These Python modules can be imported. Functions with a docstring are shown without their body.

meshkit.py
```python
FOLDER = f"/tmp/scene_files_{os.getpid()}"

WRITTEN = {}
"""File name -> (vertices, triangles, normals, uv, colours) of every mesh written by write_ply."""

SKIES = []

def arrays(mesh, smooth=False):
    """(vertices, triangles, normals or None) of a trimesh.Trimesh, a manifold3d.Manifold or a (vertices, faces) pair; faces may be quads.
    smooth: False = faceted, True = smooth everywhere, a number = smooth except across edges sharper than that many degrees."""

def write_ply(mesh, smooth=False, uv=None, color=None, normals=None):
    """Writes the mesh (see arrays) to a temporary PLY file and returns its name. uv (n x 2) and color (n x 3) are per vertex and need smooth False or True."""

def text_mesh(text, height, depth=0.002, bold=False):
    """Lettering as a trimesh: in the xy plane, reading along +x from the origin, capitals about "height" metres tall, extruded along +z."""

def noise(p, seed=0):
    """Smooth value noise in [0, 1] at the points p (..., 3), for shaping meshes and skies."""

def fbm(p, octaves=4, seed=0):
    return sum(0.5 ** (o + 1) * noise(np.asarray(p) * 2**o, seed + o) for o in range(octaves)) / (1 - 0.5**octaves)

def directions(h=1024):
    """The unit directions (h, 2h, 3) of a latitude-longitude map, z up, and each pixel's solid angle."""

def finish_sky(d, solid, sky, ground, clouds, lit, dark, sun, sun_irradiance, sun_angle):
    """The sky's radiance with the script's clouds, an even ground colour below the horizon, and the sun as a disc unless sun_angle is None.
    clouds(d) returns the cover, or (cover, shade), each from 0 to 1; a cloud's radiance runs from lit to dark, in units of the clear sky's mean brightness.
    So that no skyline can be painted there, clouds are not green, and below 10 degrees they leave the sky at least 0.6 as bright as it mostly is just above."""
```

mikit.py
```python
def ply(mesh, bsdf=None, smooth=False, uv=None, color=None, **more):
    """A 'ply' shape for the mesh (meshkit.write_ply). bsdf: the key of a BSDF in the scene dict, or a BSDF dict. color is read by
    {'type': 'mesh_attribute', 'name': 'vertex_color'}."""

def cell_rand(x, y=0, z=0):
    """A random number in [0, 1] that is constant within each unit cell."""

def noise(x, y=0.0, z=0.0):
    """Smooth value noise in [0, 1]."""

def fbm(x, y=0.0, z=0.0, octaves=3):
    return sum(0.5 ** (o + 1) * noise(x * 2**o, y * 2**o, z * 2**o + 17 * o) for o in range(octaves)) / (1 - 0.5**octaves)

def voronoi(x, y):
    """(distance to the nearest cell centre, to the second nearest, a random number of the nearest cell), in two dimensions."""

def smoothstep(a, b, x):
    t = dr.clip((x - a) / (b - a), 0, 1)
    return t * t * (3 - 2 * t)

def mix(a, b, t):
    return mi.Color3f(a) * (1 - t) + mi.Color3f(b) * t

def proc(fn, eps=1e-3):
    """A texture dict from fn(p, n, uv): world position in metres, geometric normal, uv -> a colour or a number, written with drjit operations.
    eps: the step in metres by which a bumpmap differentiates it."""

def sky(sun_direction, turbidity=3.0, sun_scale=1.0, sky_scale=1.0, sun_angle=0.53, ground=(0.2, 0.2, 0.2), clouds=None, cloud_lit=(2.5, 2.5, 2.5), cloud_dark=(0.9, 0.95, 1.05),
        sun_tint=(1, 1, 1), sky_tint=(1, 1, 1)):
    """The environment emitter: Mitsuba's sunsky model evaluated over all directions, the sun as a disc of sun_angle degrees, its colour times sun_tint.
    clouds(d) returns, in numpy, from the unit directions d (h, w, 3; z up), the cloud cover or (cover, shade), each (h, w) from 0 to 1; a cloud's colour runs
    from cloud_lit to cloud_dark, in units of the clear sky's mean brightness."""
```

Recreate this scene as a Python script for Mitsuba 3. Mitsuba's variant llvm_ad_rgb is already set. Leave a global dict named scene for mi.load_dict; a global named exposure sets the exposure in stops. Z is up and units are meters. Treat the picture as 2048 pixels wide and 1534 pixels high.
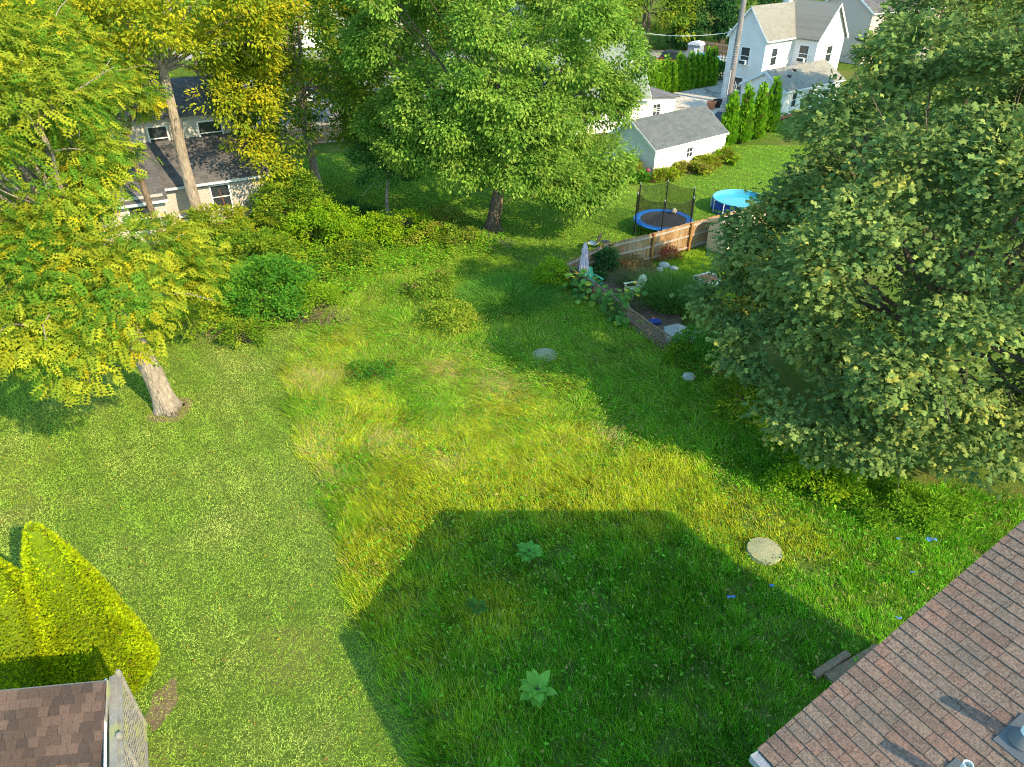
import math
import numpy as np, trimesh, mitsuba as mi, mikit, meshkit
import drjit as dr
from mikit import noise, fbm, mix, smoothstep, cell_rand
from mitsuba import ScalarTransform4f as T

# ---------------------------------------------------------------- camera, sky, exposure
scene, labels = {}, {}
PITCH = math.radians(33.5)
EYE = (0.0, 0.0, 16.0)
scene['camera'] = {'type': 'perspective', 'fov_axis': 'x', 'fov': 2 * math.degrees(math.atan(1024 / 1420.0)), 'near_clip': 0.1, 'far_clip': 2000.0,
                   'to_world': T().look_at(origin=EYE, target=(0, math.cos(PITCH), 16 - math.sin(PITCH)), up=(0, 0, 1))}
SUN_AZ = math.radians(-46 + 180)                      # shadows fall to the left and away
SUN_K = 1.43                                          # shadow length per metre of height
scene['sky'] = mikit.sky((math.sin(SUN_AZ), math.cos(SUN_AZ), 1 / SUN_K), turbidity=3, sun_scale=0.85, sky_scale=2.45, sun_tint=(1.0, 0.95, 0.84), sky_tint=(0.95, 1.05, 0.92))
exposure = 2.65

# ---------------------------------------------------------------- helpers
R = np.random.default_rng(7)


def numbered(k):
    if k not in scene and k not in labels:
        return k
    i = 1
    while f'{k}_{i:03d}' in scene or f'{k}_{i:03d}' in labels:
        i += 1
    return f'{k}_{i:03d}'


def thing(name, label, cat, group=None):
    k = numbered(name)
    labels[k] = {'label': label, 'category': cat}
    if group:
        labels[k]['group'] = group
    return k


def put(name, mesh, bsdf, parent=None, smooth=False, color=None, kind=None, label=None):
    k = numbered(f'{parent}__{name}' if parent else name)
    scene[k] = mikit.ply(mesh, bsdf, smooth=smooth, color=color)
    if kind or label:
        labels[k] = {}
        if kind:
            labels[k]['kind'] = kind
        if label:
            labels[k]['label'] = label
    return k


def solo(name, mesh, bsdf, label, cat, group=None, smooth=False, color=None):
    k = put(name, mesh, bsdf, None, smooth, color)
    labels[k] = {'label': label, 'category': cat}
    if group:
        labels[k]['group'] = group
    return k


def unit(v):
    v = np.asarray(v, float)
    return v / (np.linalg.norm(v, axis=-1, keepdims=True) + 1e-12)


BOXF = np.array([[0, 2, 1], [0, 3, 2], [4, 5, 6], [4, 6, 7], [0, 1, 5], [0, 5, 4], [1, 2, 6], [1, 6, 5], [2, 3, 7], [2, 7, 6], [3, 0, 4], [3, 4, 7]])


def hexa(p):                                          # eight corners: bottom ring counter-clockwise, then top ring
    return np.asarray(p, float), BOXF


def cat(ms):
    vs, fs, n = [], [], 0
    for v, f in ms:
        vs.append(v); fs.append(np.asarray(f) + n); n += len(v)
    return np.vstack(vs), np.vstack(fs)


class Frame:                                          # a local frame on the ground: u along U, v along V, z up
    def __init__(s, o, ang, z=0.0):                   # ang: direction of U in degrees from +x, V is 90 degrees to its left
        a = math.radians(ang)
        s.o = np.array([o[0], o[1], z], float)
        s.U, s.V, s.Z = np.array([math.cos(a), math.sin(a), 0]), np.array([-math.sin(a), math.cos(a), 0]), np.array([0, 0, 1.0])

    def p(s, u, v, z=0.0):
        return s.o + u * s.U + v * s.V + z * s.Z

    def pts(s, q):
        q = np.asarray(q, float)
        return s.o + q[..., :1] * s.U + q[..., 1:2] * s.V + q[..., 2:] * s.Z

    def box(s, u0, u1, v0, v1, z0, z1):
        return hexa(s.pts([[u0, v0, z0], [u1, v0, z0], [u1, v1, z0], [u0, v1, z0], [u0, v0, z1], [u1, v0, z1], [u1, v1, z1], [u0, v1, z1]]))

    def mesh(s, m):
        v, f = (np.array(m.vertices), np.array(m.faces)) if hasattr(m, 'faces') else m
        return s.pts(v), f


def bar(a, b, w, h, up=(0, 0, 1)):                    # a straight bar of width w and height h from a to b
    a, b = np.asarray(a, float), np.asarray(b, float)
    d = unit(b - a)
    s = np.cross(d, up)
    if np.linalg.norm(s) < 1e-6:
        s = np.cross(d, (1, 0, 0))
    s = unit(s); t = np.cross(s, d)
    c = lambda q: [q - s * w / 2 - t * h / 2, q + s * w / 2 - t * h / 2, q + s * w / 2 + t * h / 2, q - s * w / 2 + t * h / 2]
    p, q = c(a), c(b)
    return fix(hexa(p + q))


def fix(m):
    t = trimesh.Trimesh(*m, process=False)
    if t.volume < 0:
        return m[0], np.asarray(m[1])[:, ::-1]
    return m


def tube(points, radii, sides=8, cap=True):
    p = np.asarray(points, float); n = len(p)
    r = np.broadcast_to(np.asarray(radii, float), (n,))
    t = unit(np.gradient(p, axis=0))
    ref = np.array([0.31, 0.95, 0.05]) if abs(t[:, 2]).mean() > 0.6 else np.array([0.02, 0.05, 1.0])
    a = unit(np.cross(t, ref)); b = np.cross(t, a)
    ang = np.arange(sides) * 2 * np.pi / sides
    v = (p[:, None] + r[:, None, None] * (np.cos(ang)[None, :, None] * a[:, None] + np.sin(ang)[None, :, None] * b[:, None])).reshape(-1, 3)
    i, j = np.meshgrid(np.arange(n - 1), np.arange(sides), indexing='ij')
    q0, q1, q2, q3 = i * sides + j, i * sides + (j + 1) % sides, (i + 1) * sides + (j + 1) % sides, (i + 1) * sides + j
    f = np.concatenate([np.stack([q0, q1, q2], -1).reshape(-1, 3), np.stack([q0, q2, q3], -1).reshape(-1, 3)])
    if cap:
        v = np.vstack([v, p[:1], p[-1:]]); k = np.arange(sides)
        f = np.vstack([f, np.stack([(k + 1) % sides, k, k * 0 + n * sides], 1), np.stack([(n - 1) * sides + k, (n - 1) * sides + (k + 1) % sides, k * 0 + n * sides + 1], 1)])
    return v, f


def lathe(profile, c, n=32):                          # profile: (radius, z) rows
    pr = np.asarray(profile, float)
    ang = np.arange(n) * 2 * np.pi / n
    v = np.stack([pr[:, None, 0] * np.cos(ang), pr[:, None, 0] * np.sin(ang), np.broadcast_to(pr[:, None, 1], (len(pr), n))], -1).reshape(-1, 3) + np.asarray(c, float)
    i, j = np.meshgrid(np.arange(len(pr) - 1), np.arange(n), indexing='ij')
    a, b, cc, d = i * n + j, i * n + (j + 1) % n, (i + 1) * n + (j + 1) % n, (i + 1) * n + j
    return v, np.concatenate([np.stack([a, b, cc], -1).reshape(-1, 3), np.stack([a, cc, d], -1).reshape(-1, 3)])


def ring(c, r, t, n=40, sides=8):
    a = np.linspace(0, 2 * np.pi, n + 1)
    return tube(np.stack([c[0] + r * np.cos(a), c[1] + r * np.sin(a), c[2] + 0 * a], 1), t, sides, cap=False)


def prism(poly, d):                                   # planar polygon (n,3), extruded by the vector d
    p = np.asarray(poly, float); n = len(p)
    v = np.vstack([p, p + np.asarray(d, float)])
    f = [[0, k + 1, k] for k in range(1, n - 1)] + [[n, n + k, n + k + 1] for k in range(1, n - 1)]
    for k in range(n):
        j = (k + 1) % n
        f += [[k, j, n + j], [k, n + j, n + k]]
    return fix((v, np.array(f)))


def rgb(*c):
    return {'type': 'rgb', 'value': list(c)}


def matte(name, col, rough=0.7, spec=0.3, **more):
    scene[name] = {'type': 'twosided', 'b': {'type': 'principled', 'base_color': col if isinstance(col, dict) else rgb(*col), 'roughness': rough, 'specular': spec, **more}}
    return name


# ---------------------------------------------------------------- materials
VC = {'type': 'mesh_attribute', 'name': 'vertex_color'}
scene['foliage'] = {'type': 'principledthin', 'base_color': VC, 'roughness': 0.6, 'diff_trans': 0.75, 'spec_trans': 0.0, 'eta': 1.15}
scene['glossy_leaf'] = {'type': 'principledthin', 'base_color': VC, 'roughness': 0.42, 'diff_trans': 0.5, 'spec_trans': 0.0, 'eta': 1.35}
scene['grass_blade'] = {'type': 'principledthin', 'base_color': VC, 'roughness': 0.7, 'diff_trans': 0.8, 'spec_trans': 0.0, 'eta': 1.06}


def turf(p, n, uv):
    a = fbm(p.x * 0.35, p.y * 0.35, 0, 4)
    b = fbm(p.x * 7, p.y * 7, 3, 3)
    g = mix((0.05, 0.10, 0.016), (0.13, 0.19, 0.035), b)
    return mix(g, (0.16, 0.15, 0.05), smoothstep(0.55, 0.8, a) * 0.6)


scene['turf'] = {'type': 'bumpmap', 'tex': mikit.proc(lambda p, n, uv: fbm(p.x * 12, p.y * 12, 0, 3)), 'scale': 0.03,
                 'b': {'type': 'twosided', 'b': {'type': 'diffuse', 'reflectance': mikit.proc(turf)}}}
matte('soil', mikit.proc(lambda p, n, uv: mix((0.10, 0.07, 0.045), (0.22, 0.16, 0.11), fbm(p.x * 9, p.y * 9, p.z * 9, 4))), 0.95, 0.1)


def gravel(p, n, uv):
    a = fbm(p.x * 0.9, p.y * 0.9, 0, 4); b = fbm(p.x * 9, p.y * 9, 0, 3)
    c = mix((0.30, 0.29, 0.26), (0.46, 0.42, 0.36), b)
    return mix(c, (0.16, 0.13, 0.10), smoothstep(0.58, 0.75, a) * 0.8)


matte('gravel', mikit.proc(gravel), 0.95, 0.1)
matte('asphalt', mikit.proc(lambda p, n, uv: mix((0.16, 0.16, 0.17), (0.28, 0.27, 0.28), fbm(p.x * 3, p.y * 3, 0, 4))), 0.9, 0.2)


def bark_tex(lo, hi, f=1.0):
    def fn(p, n, uv):
        a = fbm(p.x * 14 * f, p.y * 14 * f, p.z * 3.0 * f, 4); b = fbm(p.x * 1.3, p.y * 1.3, p.z * 0.8, 3)
        return mix(lo, hi, dr.clip(a * 1.1 + (b - 0.5) * 0.6, 0, 1))
    return fn


def bark(name, lo, hi):
    scene[name] = {'type': 'bumpmap', 'tex': mikit.proc(lambda p, n, uv: fbm(p.x * 16, p.y * 16, p.z * 4, 3), eps=4e-3), 'scale': 0.11,
                   'b': {'type': 'twosided', 'b': {'type': 'diffuse', 'reflectance': mikit.proc(bark_tex(lo, hi))}}}


bark('bark_grey', (0.17, 0.14, 0.11), (0.46, 0.40, 0.33))
bark('bark_brown', (0.08, 0.06, 0.045), (0.27, 0.21, 0.16))


def shingle_tex(base, warm, grain=0.85):
    def fn(p, n, uv):
        g = noise(p.x * 95, p.y * 95, p.z * 95) * 0.6 + noise(p.x * 48, p.y * 48, p.z * 48 + 3) * 0.4
        g2 = noise(p.x * 40 + 5, p.y * 40, p.z * 40)
        w = fbm(p.x * 2.2, p.y * 2.2, p.z * 2.2, 2)
        c = mix(base, warm, dr.clip(w * 1.6 - 0.4 + (g2 - 0.5) * 0.7, 0, 1))
        return c * (0.54 - 0.45 * grain + 0.9 * grain * g) * (0.85 + 0.3 * fbm(p.x * 1.2, p.y * 1.2, p.z * 1.2, 3))
    return fn


SHINGLE = []
for i, (a, b) in enumerate([((0.27, 0.20, 0.165), (0.35, 0.225, 0.175)), ((0.25, 0.21, 0.175), (0.31, 0.23, 0.185)), ((0.30, 0.235, 0.19), (0.34, 0.25, 0.20)),
                            ((0.22, 0.175, 0.145), (0.29, 0.20, 0.16)), ((0.27, 0.22, 0.18), (0.37, 0.225, 0.175))]):
    SHINGLE.append(matte(f'shingle_brown_{i}', mikit.proc(shingle_tex(a, b)), 0.9, 0.15))
OLD = [matte(f'shingle_old_{i}', mikit.proc(shingle_tex(a, b, 0.4)), 0.95, 0.1) for i, (a, b) in enumerate([((0.15, 0.11, 0.088), (0.18, 0.125, 0.10)), ((0.20, 0.145, 0.115), (0.24, 0.16, 0.125)), ((0.115, 0.088, 0.076), (0.14, 0.102, 0.086))])]


def far_shingle(name, lo, hi, ang, step=0.28):        # roofs too far away for single shingles to be told apart
    ca, sa = math.cos(math.radians(ang)), math.sin(math.radians(ang))

    def fn(p, n, uv):
        u = p.x * ca + p.y * sa
        row = dr.floor(p.z / (step * 0.45))
        k = cell_rand(dr.floor(u / 0.42 + cell_rand(row, 3) * 5), row)
        w = fbm(p.x * 0.8, p.y * 0.8, p.z, 3)
        c = mix(lo, hi, dr.clip(k * 0.7 + w * 0.5 - 0.1, 0, 1))
        return c * dr.select(p.z / (step * 0.45) - row < 0.12, 0.75, 1.0)
    return matte(name, mikit.proc(fn), 0.9, 0.2)


far_shingle('roof_grey', (0.085, 0.10, 0.105), (0.135, 0.15, 0.155), 38, .2)
far_shingle('roof_olive', (0.20, 0.20, 0.175), (0.27, 0.265, 0.235), 38, .2)
far_shingle('roof_green', (0.18, 0.22, 0.19), (0.25, 0.285, 0.25), 70)
far_shingle('roof_dark', (0.08, 0.08, 0.09), (0.15, 0.148, 0.155), 28, .2)


def siding(name, col, dirt, step=0.16):
    def fn(p, n, uv):
        t = p.z / step; f = t - dr.floor(t)
        w = fbm(p.x * 1.1, p.y * 1.1, p.z * 1.6, 4)
        c = mix(col, dirt, smoothstep(0.5, 0.85, w) * 0.6)
        return c * dr.select(f < 0.1, 0.8, 1.0)
    return matte(name, mikit.proc(fn), 0.6, 0.3)


siding('siding_white', (0.74, 0.75, 0.74), (0.62, 0.62, 0.58))
siding('block_white', (0.76, 0.77, 0.75), (0.58, 0.58, 0.52), 0.2)
siding('stucco_cream', (0.46, 0.445, 0.41), (0.36, 0.34, 0.31), 0.22)
matte('trim_white', (0.78, 0.79, 0.79), 0.5)
matte('trim_blue_white', (0.6, 0.66, 0.72), 0.5)
scene['pane_dark'] = {'type': 'principled', 'base_color': rgb(0.035, 0.045, 0.055), 'roughness': 0.12, 'specular': 0.6}
matte('machine_grey', (0.62, 0.63, 0.62), 0.5)
matte('dark_metal', (0.022, 0.023, 0.025), 0.45)
matte('black_plastic', (0.018, 0.02, 0.022), 0.5)
matte('alu', (0.55, 0.56, 0.56), 0.35, 0.5, metallic=0.6)
matte('brick', mikit.proc(lambda p, n, uv: mix((0.25, 0.085, 0.06), (0.40, 0.17, 0.12), fbm(p.x * 6, p.y * 6, p.z * 14, 3))), 0.9, 0.1)
matte('mortar', (0.5, 0.47, 0.43), 0.95, 0.1)
matte('concrete', mikit.proc(lambda p, n, uv: mix((0.30, 0.31, 0.27), (0.50, 0.50, 0.43), fbm(p.x * 5, p.y * 5, p.z * 5, 4))), 0.9, 0.15)


def wood_tex(lo, hi, gray=0.0):
    def fn(p, n, uv):
        g = fbm(p.x * 9, p.y * 9, p.z * 1.4, 4); s = noise(p.x * 60, p.y * 60, p.z * 4)
        return mix(lo, hi, dr.clip(g * 1.2 - 0.1 + (s - 0.5) * 0.4, 0, 1))
    return fn


PICKET = [matte(f'board_{i}', mikit.proc(wood_tex(a, b)), 0.85, 0.15) for i, (a, b) in enumerate([((0.22, 0.13, 0.06), (0.42, 0.28, 0.15)), ((0.25, 0.16, 0.08), (0.46, 0.33, 0.20)),
                                                                                                  ((0.19, 0.11, 0.05), (0.38, 0.23, 0.11)), ((0.24, 0.17, 0.11), (0.40, 0.31, 0.22))])]
matte('rail_wood', mikit.proc(wood_tex((0.32, 0.28, 0.23), (0.48, 0.43, 0.37))), 0.85, 0.15)
matte('post_wood', mikit.proc(wood_tex((0.24, 0.12, 0.04), (0.42, 0.23, 0.08))), 0.85, 0.15)
matte('old_wood', mikit.proc(wood_tex((0.17, 0.115, 0.075), (0.31, 0.22, 0.15))), 0.9, 0.1)
matte('grey_wood', mikit.proc(lambda p, n, uv: mix(mix((0.15, 0.145, 0.13), (0.32, 0.31, 0.27), fbm(p.x * 9, p.y * 9, p.z * 9, 4)), (0.30, 0.32, 0.12), smoothstep(0.55, 0.75, fbm(p.x * 3 + 7, p.y * 3, p.z * 3, 3)) * 0.7)), 0.9, 0.1)
DECK = [matte(f'deck_{i}', mikit.proc(wood_tex(a, b)), 0.85, 0.15) for i, (a, b) in enumerate([((0.11, 0.075, 0.055), (0.20, 0.14, 0.10)), ((0.14, 0.09, 0.065), (0.25, 0.175, 0.13))])]
matte('pole_wood', mikit.proc(wood_tex((0.15, 0.145, 0.145), (0.29, 0.28, 0.28))), 0.9, 0.1)
matte('pad_blue', (0.02, 0.17, 0.62), 0.45)
matte('pool_blue', (0.015, 0.06, 0.45), 0.4)
matte('pool_light', (0.10, 0.42, 0.58), 0.4)
scene['pool_water'] = {'type': 'principled', 'base_color': rgb(0.04, 0.33, 0.42), 'roughness': 0.06, 'specular': 0.5}
matte('mat_grey', (0.055, 0.06, 0.065), 0.8)
scene['net'] = {'type': 'mask', 'opacity': 0.44, 'b': {'type': 'twosided', 'b': {'type': 'diffuse', 'reflectance': rgb(0.02, 0.02, 0.02)}}}
matte('lilac', mikit.proc(lambda p, n, uv: mix((0.50, 0.40, 0.53), (0.64, 0.55, 0.64), fbm(p.x * 9, p.y * 9, p.z * 2, 3))), 0.9, 0.1)
matte('cream_plastic', (0.80, 0.75, 0.50), 0.45)
matte('green_plastic', (0.09, 0.42, 0.24), 0.5)
matte('tan_resin', (0.62, 0.52, 0.34), 0.6)
matte('blue_cloth', (0.03, 0.07, 0.30), 0.7)
matte('blue_film', (0.08, 0.22, 0.48), 0.6)
matte('terracotta', (0.42, 0.17, 0.09), 0.8)
matte('car_red', (0.42, 0.015, 0.02), 0.25, 0.5, clearcoat=0.8)
matte('car_dark', (0.03, 0.035, 0.045), 0.25, 0.5, clearcoat=0.8)
matte('car_white', (0.72, 0.74, 0.78), 0.3, 0.5, clearcoat=0.6)
matte('car_blue', (0.05, 0.22, 0.55), 0.3, 0.5, clearcoat=0.6)
matte('tyre', (0.02, 0.02, 0.02), 0.9, 0.1)
matte('lamp_red', (0.5, 0.02, 0.02), 0.3)
matte('pvc', (0.60, 0.70, 0.72), 0.4)
matte('lead_flash', (0.10, 0.115, 0.125), 0.45)
matte('gutter_grey', (0.22, 0.25, 0.29), 0.4, 0.5)
matte('green_paint', (0.02, 0.30, 0.22), 0.5)
matte('pink_stucco', (0.62, 0.47, 0.40), 0.8)

# ---------------------------------------------------------------- setting: ground, roads
def inside(xy, poly):
    x, y = xy[:, 0], xy[:, 1]; c = np.zeros(len(xy), bool); p = np.asarray(poly, float); q = np.roll(p, -1, 0)
    for (x0, y0), (x1, y1) in zip(p, q):
        c ^= ((y0 > y) != (y1 > y)) & (x < (x1 - x0) * (y - y0) / (y1 - y0 + 1e-12) + x0)
    return c


def relief(xy):                                       # the gentle unevenness of the ground, in metres
    q = np.column_stack([xy * 0.22, np.zeros(len(xy))])
    return (meshkit.fbm(q, 3, 5) - 0.5) * 0.10


def grid_sheet(x0, x1, y0, y1, nx, ny):
    x, y = np.meshgrid(np.linspace(x0, x1, nx), np.linspace(y0, y1, ny))
    xy = np.column_stack([x.ravel(), y.ravel()])
    v = np.column_stack([xy, relief(xy) - 0.02])
    i, j = np.meshgrid(np.arange(ny - 1), np.arange(nx - 1), indexing='ij')
    a = i * nx + j
    return v, np.concatenate([np.stack([a, a + 1, a + nx + 1], -1).reshape(-1, 3), np.stack([a, a + nx + 1, a + nx], -1).reshape(-1, 3)])


xs = np.concatenate([[-900, -400, -150, -80], np.linspace(-50, 50, 81), [80, 150, 400, 900]])
ys = np.concatenate([[-600, -200, -60, -20], np.linspace(0, 120, 97), [180, 400, 900]])
gx, gy = np.meshgrid(xs, ys)
gxy = np.column_stack([gx.ravel(), gy.ravel()])
gv = np.column_stack([gxy, np.where((np.abs(gxy[:, 0]) < 60) & (gxy[:, 1] > -5) & (gxy[:, 1] < 125), relief(gxy), 0) - 0.03])
gi, gj = np.meshgrid(np.arange(len(ys) - 1), np.arange(len(xs) - 1), indexing='ij')
ga = gi * len(xs) + gj
put('ground', (gv, np.concatenate([np.stack([ga, ga + 1, ga + len(xs) + 1], -1).reshape(-1, 3), np.stack([ga, ga + len(xs) + 1, ga + len(xs)], -1).reshape(-1, 3)])), 'turf', kind='structure', smooth=True)


def flat(name, poly, z, bsdf):
    p = np.asarray([[x, y, z - 0.12] for x, y in poly], float)
    put(name, prism(p, (0, 0, 0.12)), bsdf, kind='structure')


flat('driveway', [(11, 64), (16.3, 61.5), (21.5, 73.5), (24.2, 78.5), (31, 92), (31, 101), (16, 101), (14.5, 92), (24, 90), (20.5, 82), (15.5, 75.5)], 0.075, 'gravel')
flat('side_street', [(-75, 101), (60, 101), (60, 108), (-75, 108)], 0.085, 'asphalt')
flat('parking_yard', [(-30, 64), (-9, 60), (-6, 84), (-30, 100.5)], 0.07, 'asphalt')

# ---------------------------------------------------------------- leaf and blade engines
def leaf_cloud(centres, tipdir, normal, size, template, tf, col, colj=0.15, fold=None, rng=R):
    """One mesh of many leaves. template (m,3): x across, y along, z out; size per leaf; col (n,3)."""
    n = len(centres)
    d = unit(tipdir); nn = normal - (normal * d).sum(1, keepdims=True) * d
    nn = unit(nn); x = np.cross(d, nn)
    t = template[None] * np.reshape(size, (-1, 1, 1))
    v = centres[:, None] + t[..., :1] * x[:, None] + t[..., 1:2] * d[:, None] + t[..., 2:] * nn[:, None]
    f = (tf[None] + (np.arange(n) * len(template))[:, None, None]).reshape(-1, 3)
    c = col * (1 + colj * rng.normal(0, 1, (n, 1)))
    c = np.clip(np.repeat(c[:, None], len(template), 1), 0.004, 0.9)
    return (v.reshape(-1, 3), f), c.reshape(-1, 3)


def fan(pts):
    p = np.asarray(pts, float); n = len(p)
    return p, np.array([[0, k, k + 1] for k in range(1, n - 1)])


# maple: five pointed lobes round the stem end
mp = [(0, 0), (-.56, .16), (-.25, .42), (-.40, .84), (0, 1.02), (.40, .84), (.25, .42), (.56, .16)]
MAPLE = np.array([(x, y, -0.22 * abs(x) - 0.12 * y * y) for x, y in mp])
MAPLE_F = np.array([[0, k, k + 1] for k in range(1, len(mp) - 1)])[:, ::-1].copy()
SIMPLE = np.array([(0, 0, 0), (-.26, .42, .06), (0, 1, -.06), (.26, .42, .06), (0, .45, -.03)])
SIMPLE_F = np.array([[0, 4, 1], [1, 4, 2], [0, 3, 4], [3, 2, 4]])
DIAMOND = np.array([(0, 0, 0), (-.28, .5, .05), (0, 1, -.05), (.28, .5, .05)])
DIAMOND_F = np.array([[0, 2, 1], [0, 3, 2]])
ROUND = np.array([(0, 0, 0)] + [(.5 * math.sin(a) * (1 + .12 * math.cos(5 * a)), .45 - .5 * math.cos(a) * (1 + .1 * math.cos(3 * a)), -.10 * math.sin(a) ** 2) for a in np.linspace(0.35, 2 * np.pi - .35, 11)])
ROUND_F = np.array([[0, k, k + 1] for k in range(1, len(ROUND) - 1)])


def compound(pairs=4, leaflet=0.52, droop=0.28, width=0.46):
    v, f = [], []
    for i in range(pairs):
        t = 0.16 + 0.82 * i / (pairs - 1)
        z = -droop * t * t
        for s in (-1, 1):
            l = leaflet * (1 - 0.45 * abs(t - 0.5)); n = len(v)
            dx, dy = s * 0.86, 0.51
            b = np.array([0, t, z])
            v += [b + l * width * .5 * np.array([-dy * s, dx * s, 0]) + l * .12 * np.array([dx, dy, 0]), b + l * np.array([dx, dy, -.35]), b + l * width * .8 * np.array([dy * s, -dx * s, 0]) + l * .3 * np.array([dx, dy, -.1])]
            f += [[n, n + 1, n + 2]]
    n = len(v); z = -droop
    v += [np.array([-.06, 1.02, z]), np.array([0, 1.32, z - .14]), np.array([.07, 1.08, z - .02])]
    f += [[n, n + 1, n + 2]]
    return np.array(v), np.array(f)


COMP, COMP_F = compound()
SPRAY = np.array([(0, 0, 0), (-.42, .55, .05), (-.16, .55, 0), (-.24, .98, .03), (.0, .74, 0), (.08, 1.12, 0), (.14, .62, .02), (.42, .66, .05), (.12, .2, .02)])
SPRAY_F = np.array([[0, 1, 2], [0, 2, 3], [0, 3, 4], [0, 4, 5], [0, 5, 6], [0, 6, 7]])[:, ::-1].copy()


def ball(n, rng):
    return unit(rng.normal(0, 1, (n, 3)))


def ellipsoid_lobes(c, rad, n, rng, inner=0.72, low=-0.75):
    k = np.arange(n) + 0.5
    z = low + (1 - low) * k / n
    z = np.clip(z + rng.normal(0, .04, n), low, 1)
    a = k * 2.39996 + rng.normal(0, .25, n)
    rr = np.sqrt(np.maximum(0, 1 - z * z))
    d = np.column_stack([rr * np.cos(a), rr * np.sin(a), z])
    return np.asarray(c) + d * np.asarray(rad) * (inner + rng.uniform(-.16, .12, n))[:, None], d


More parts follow.
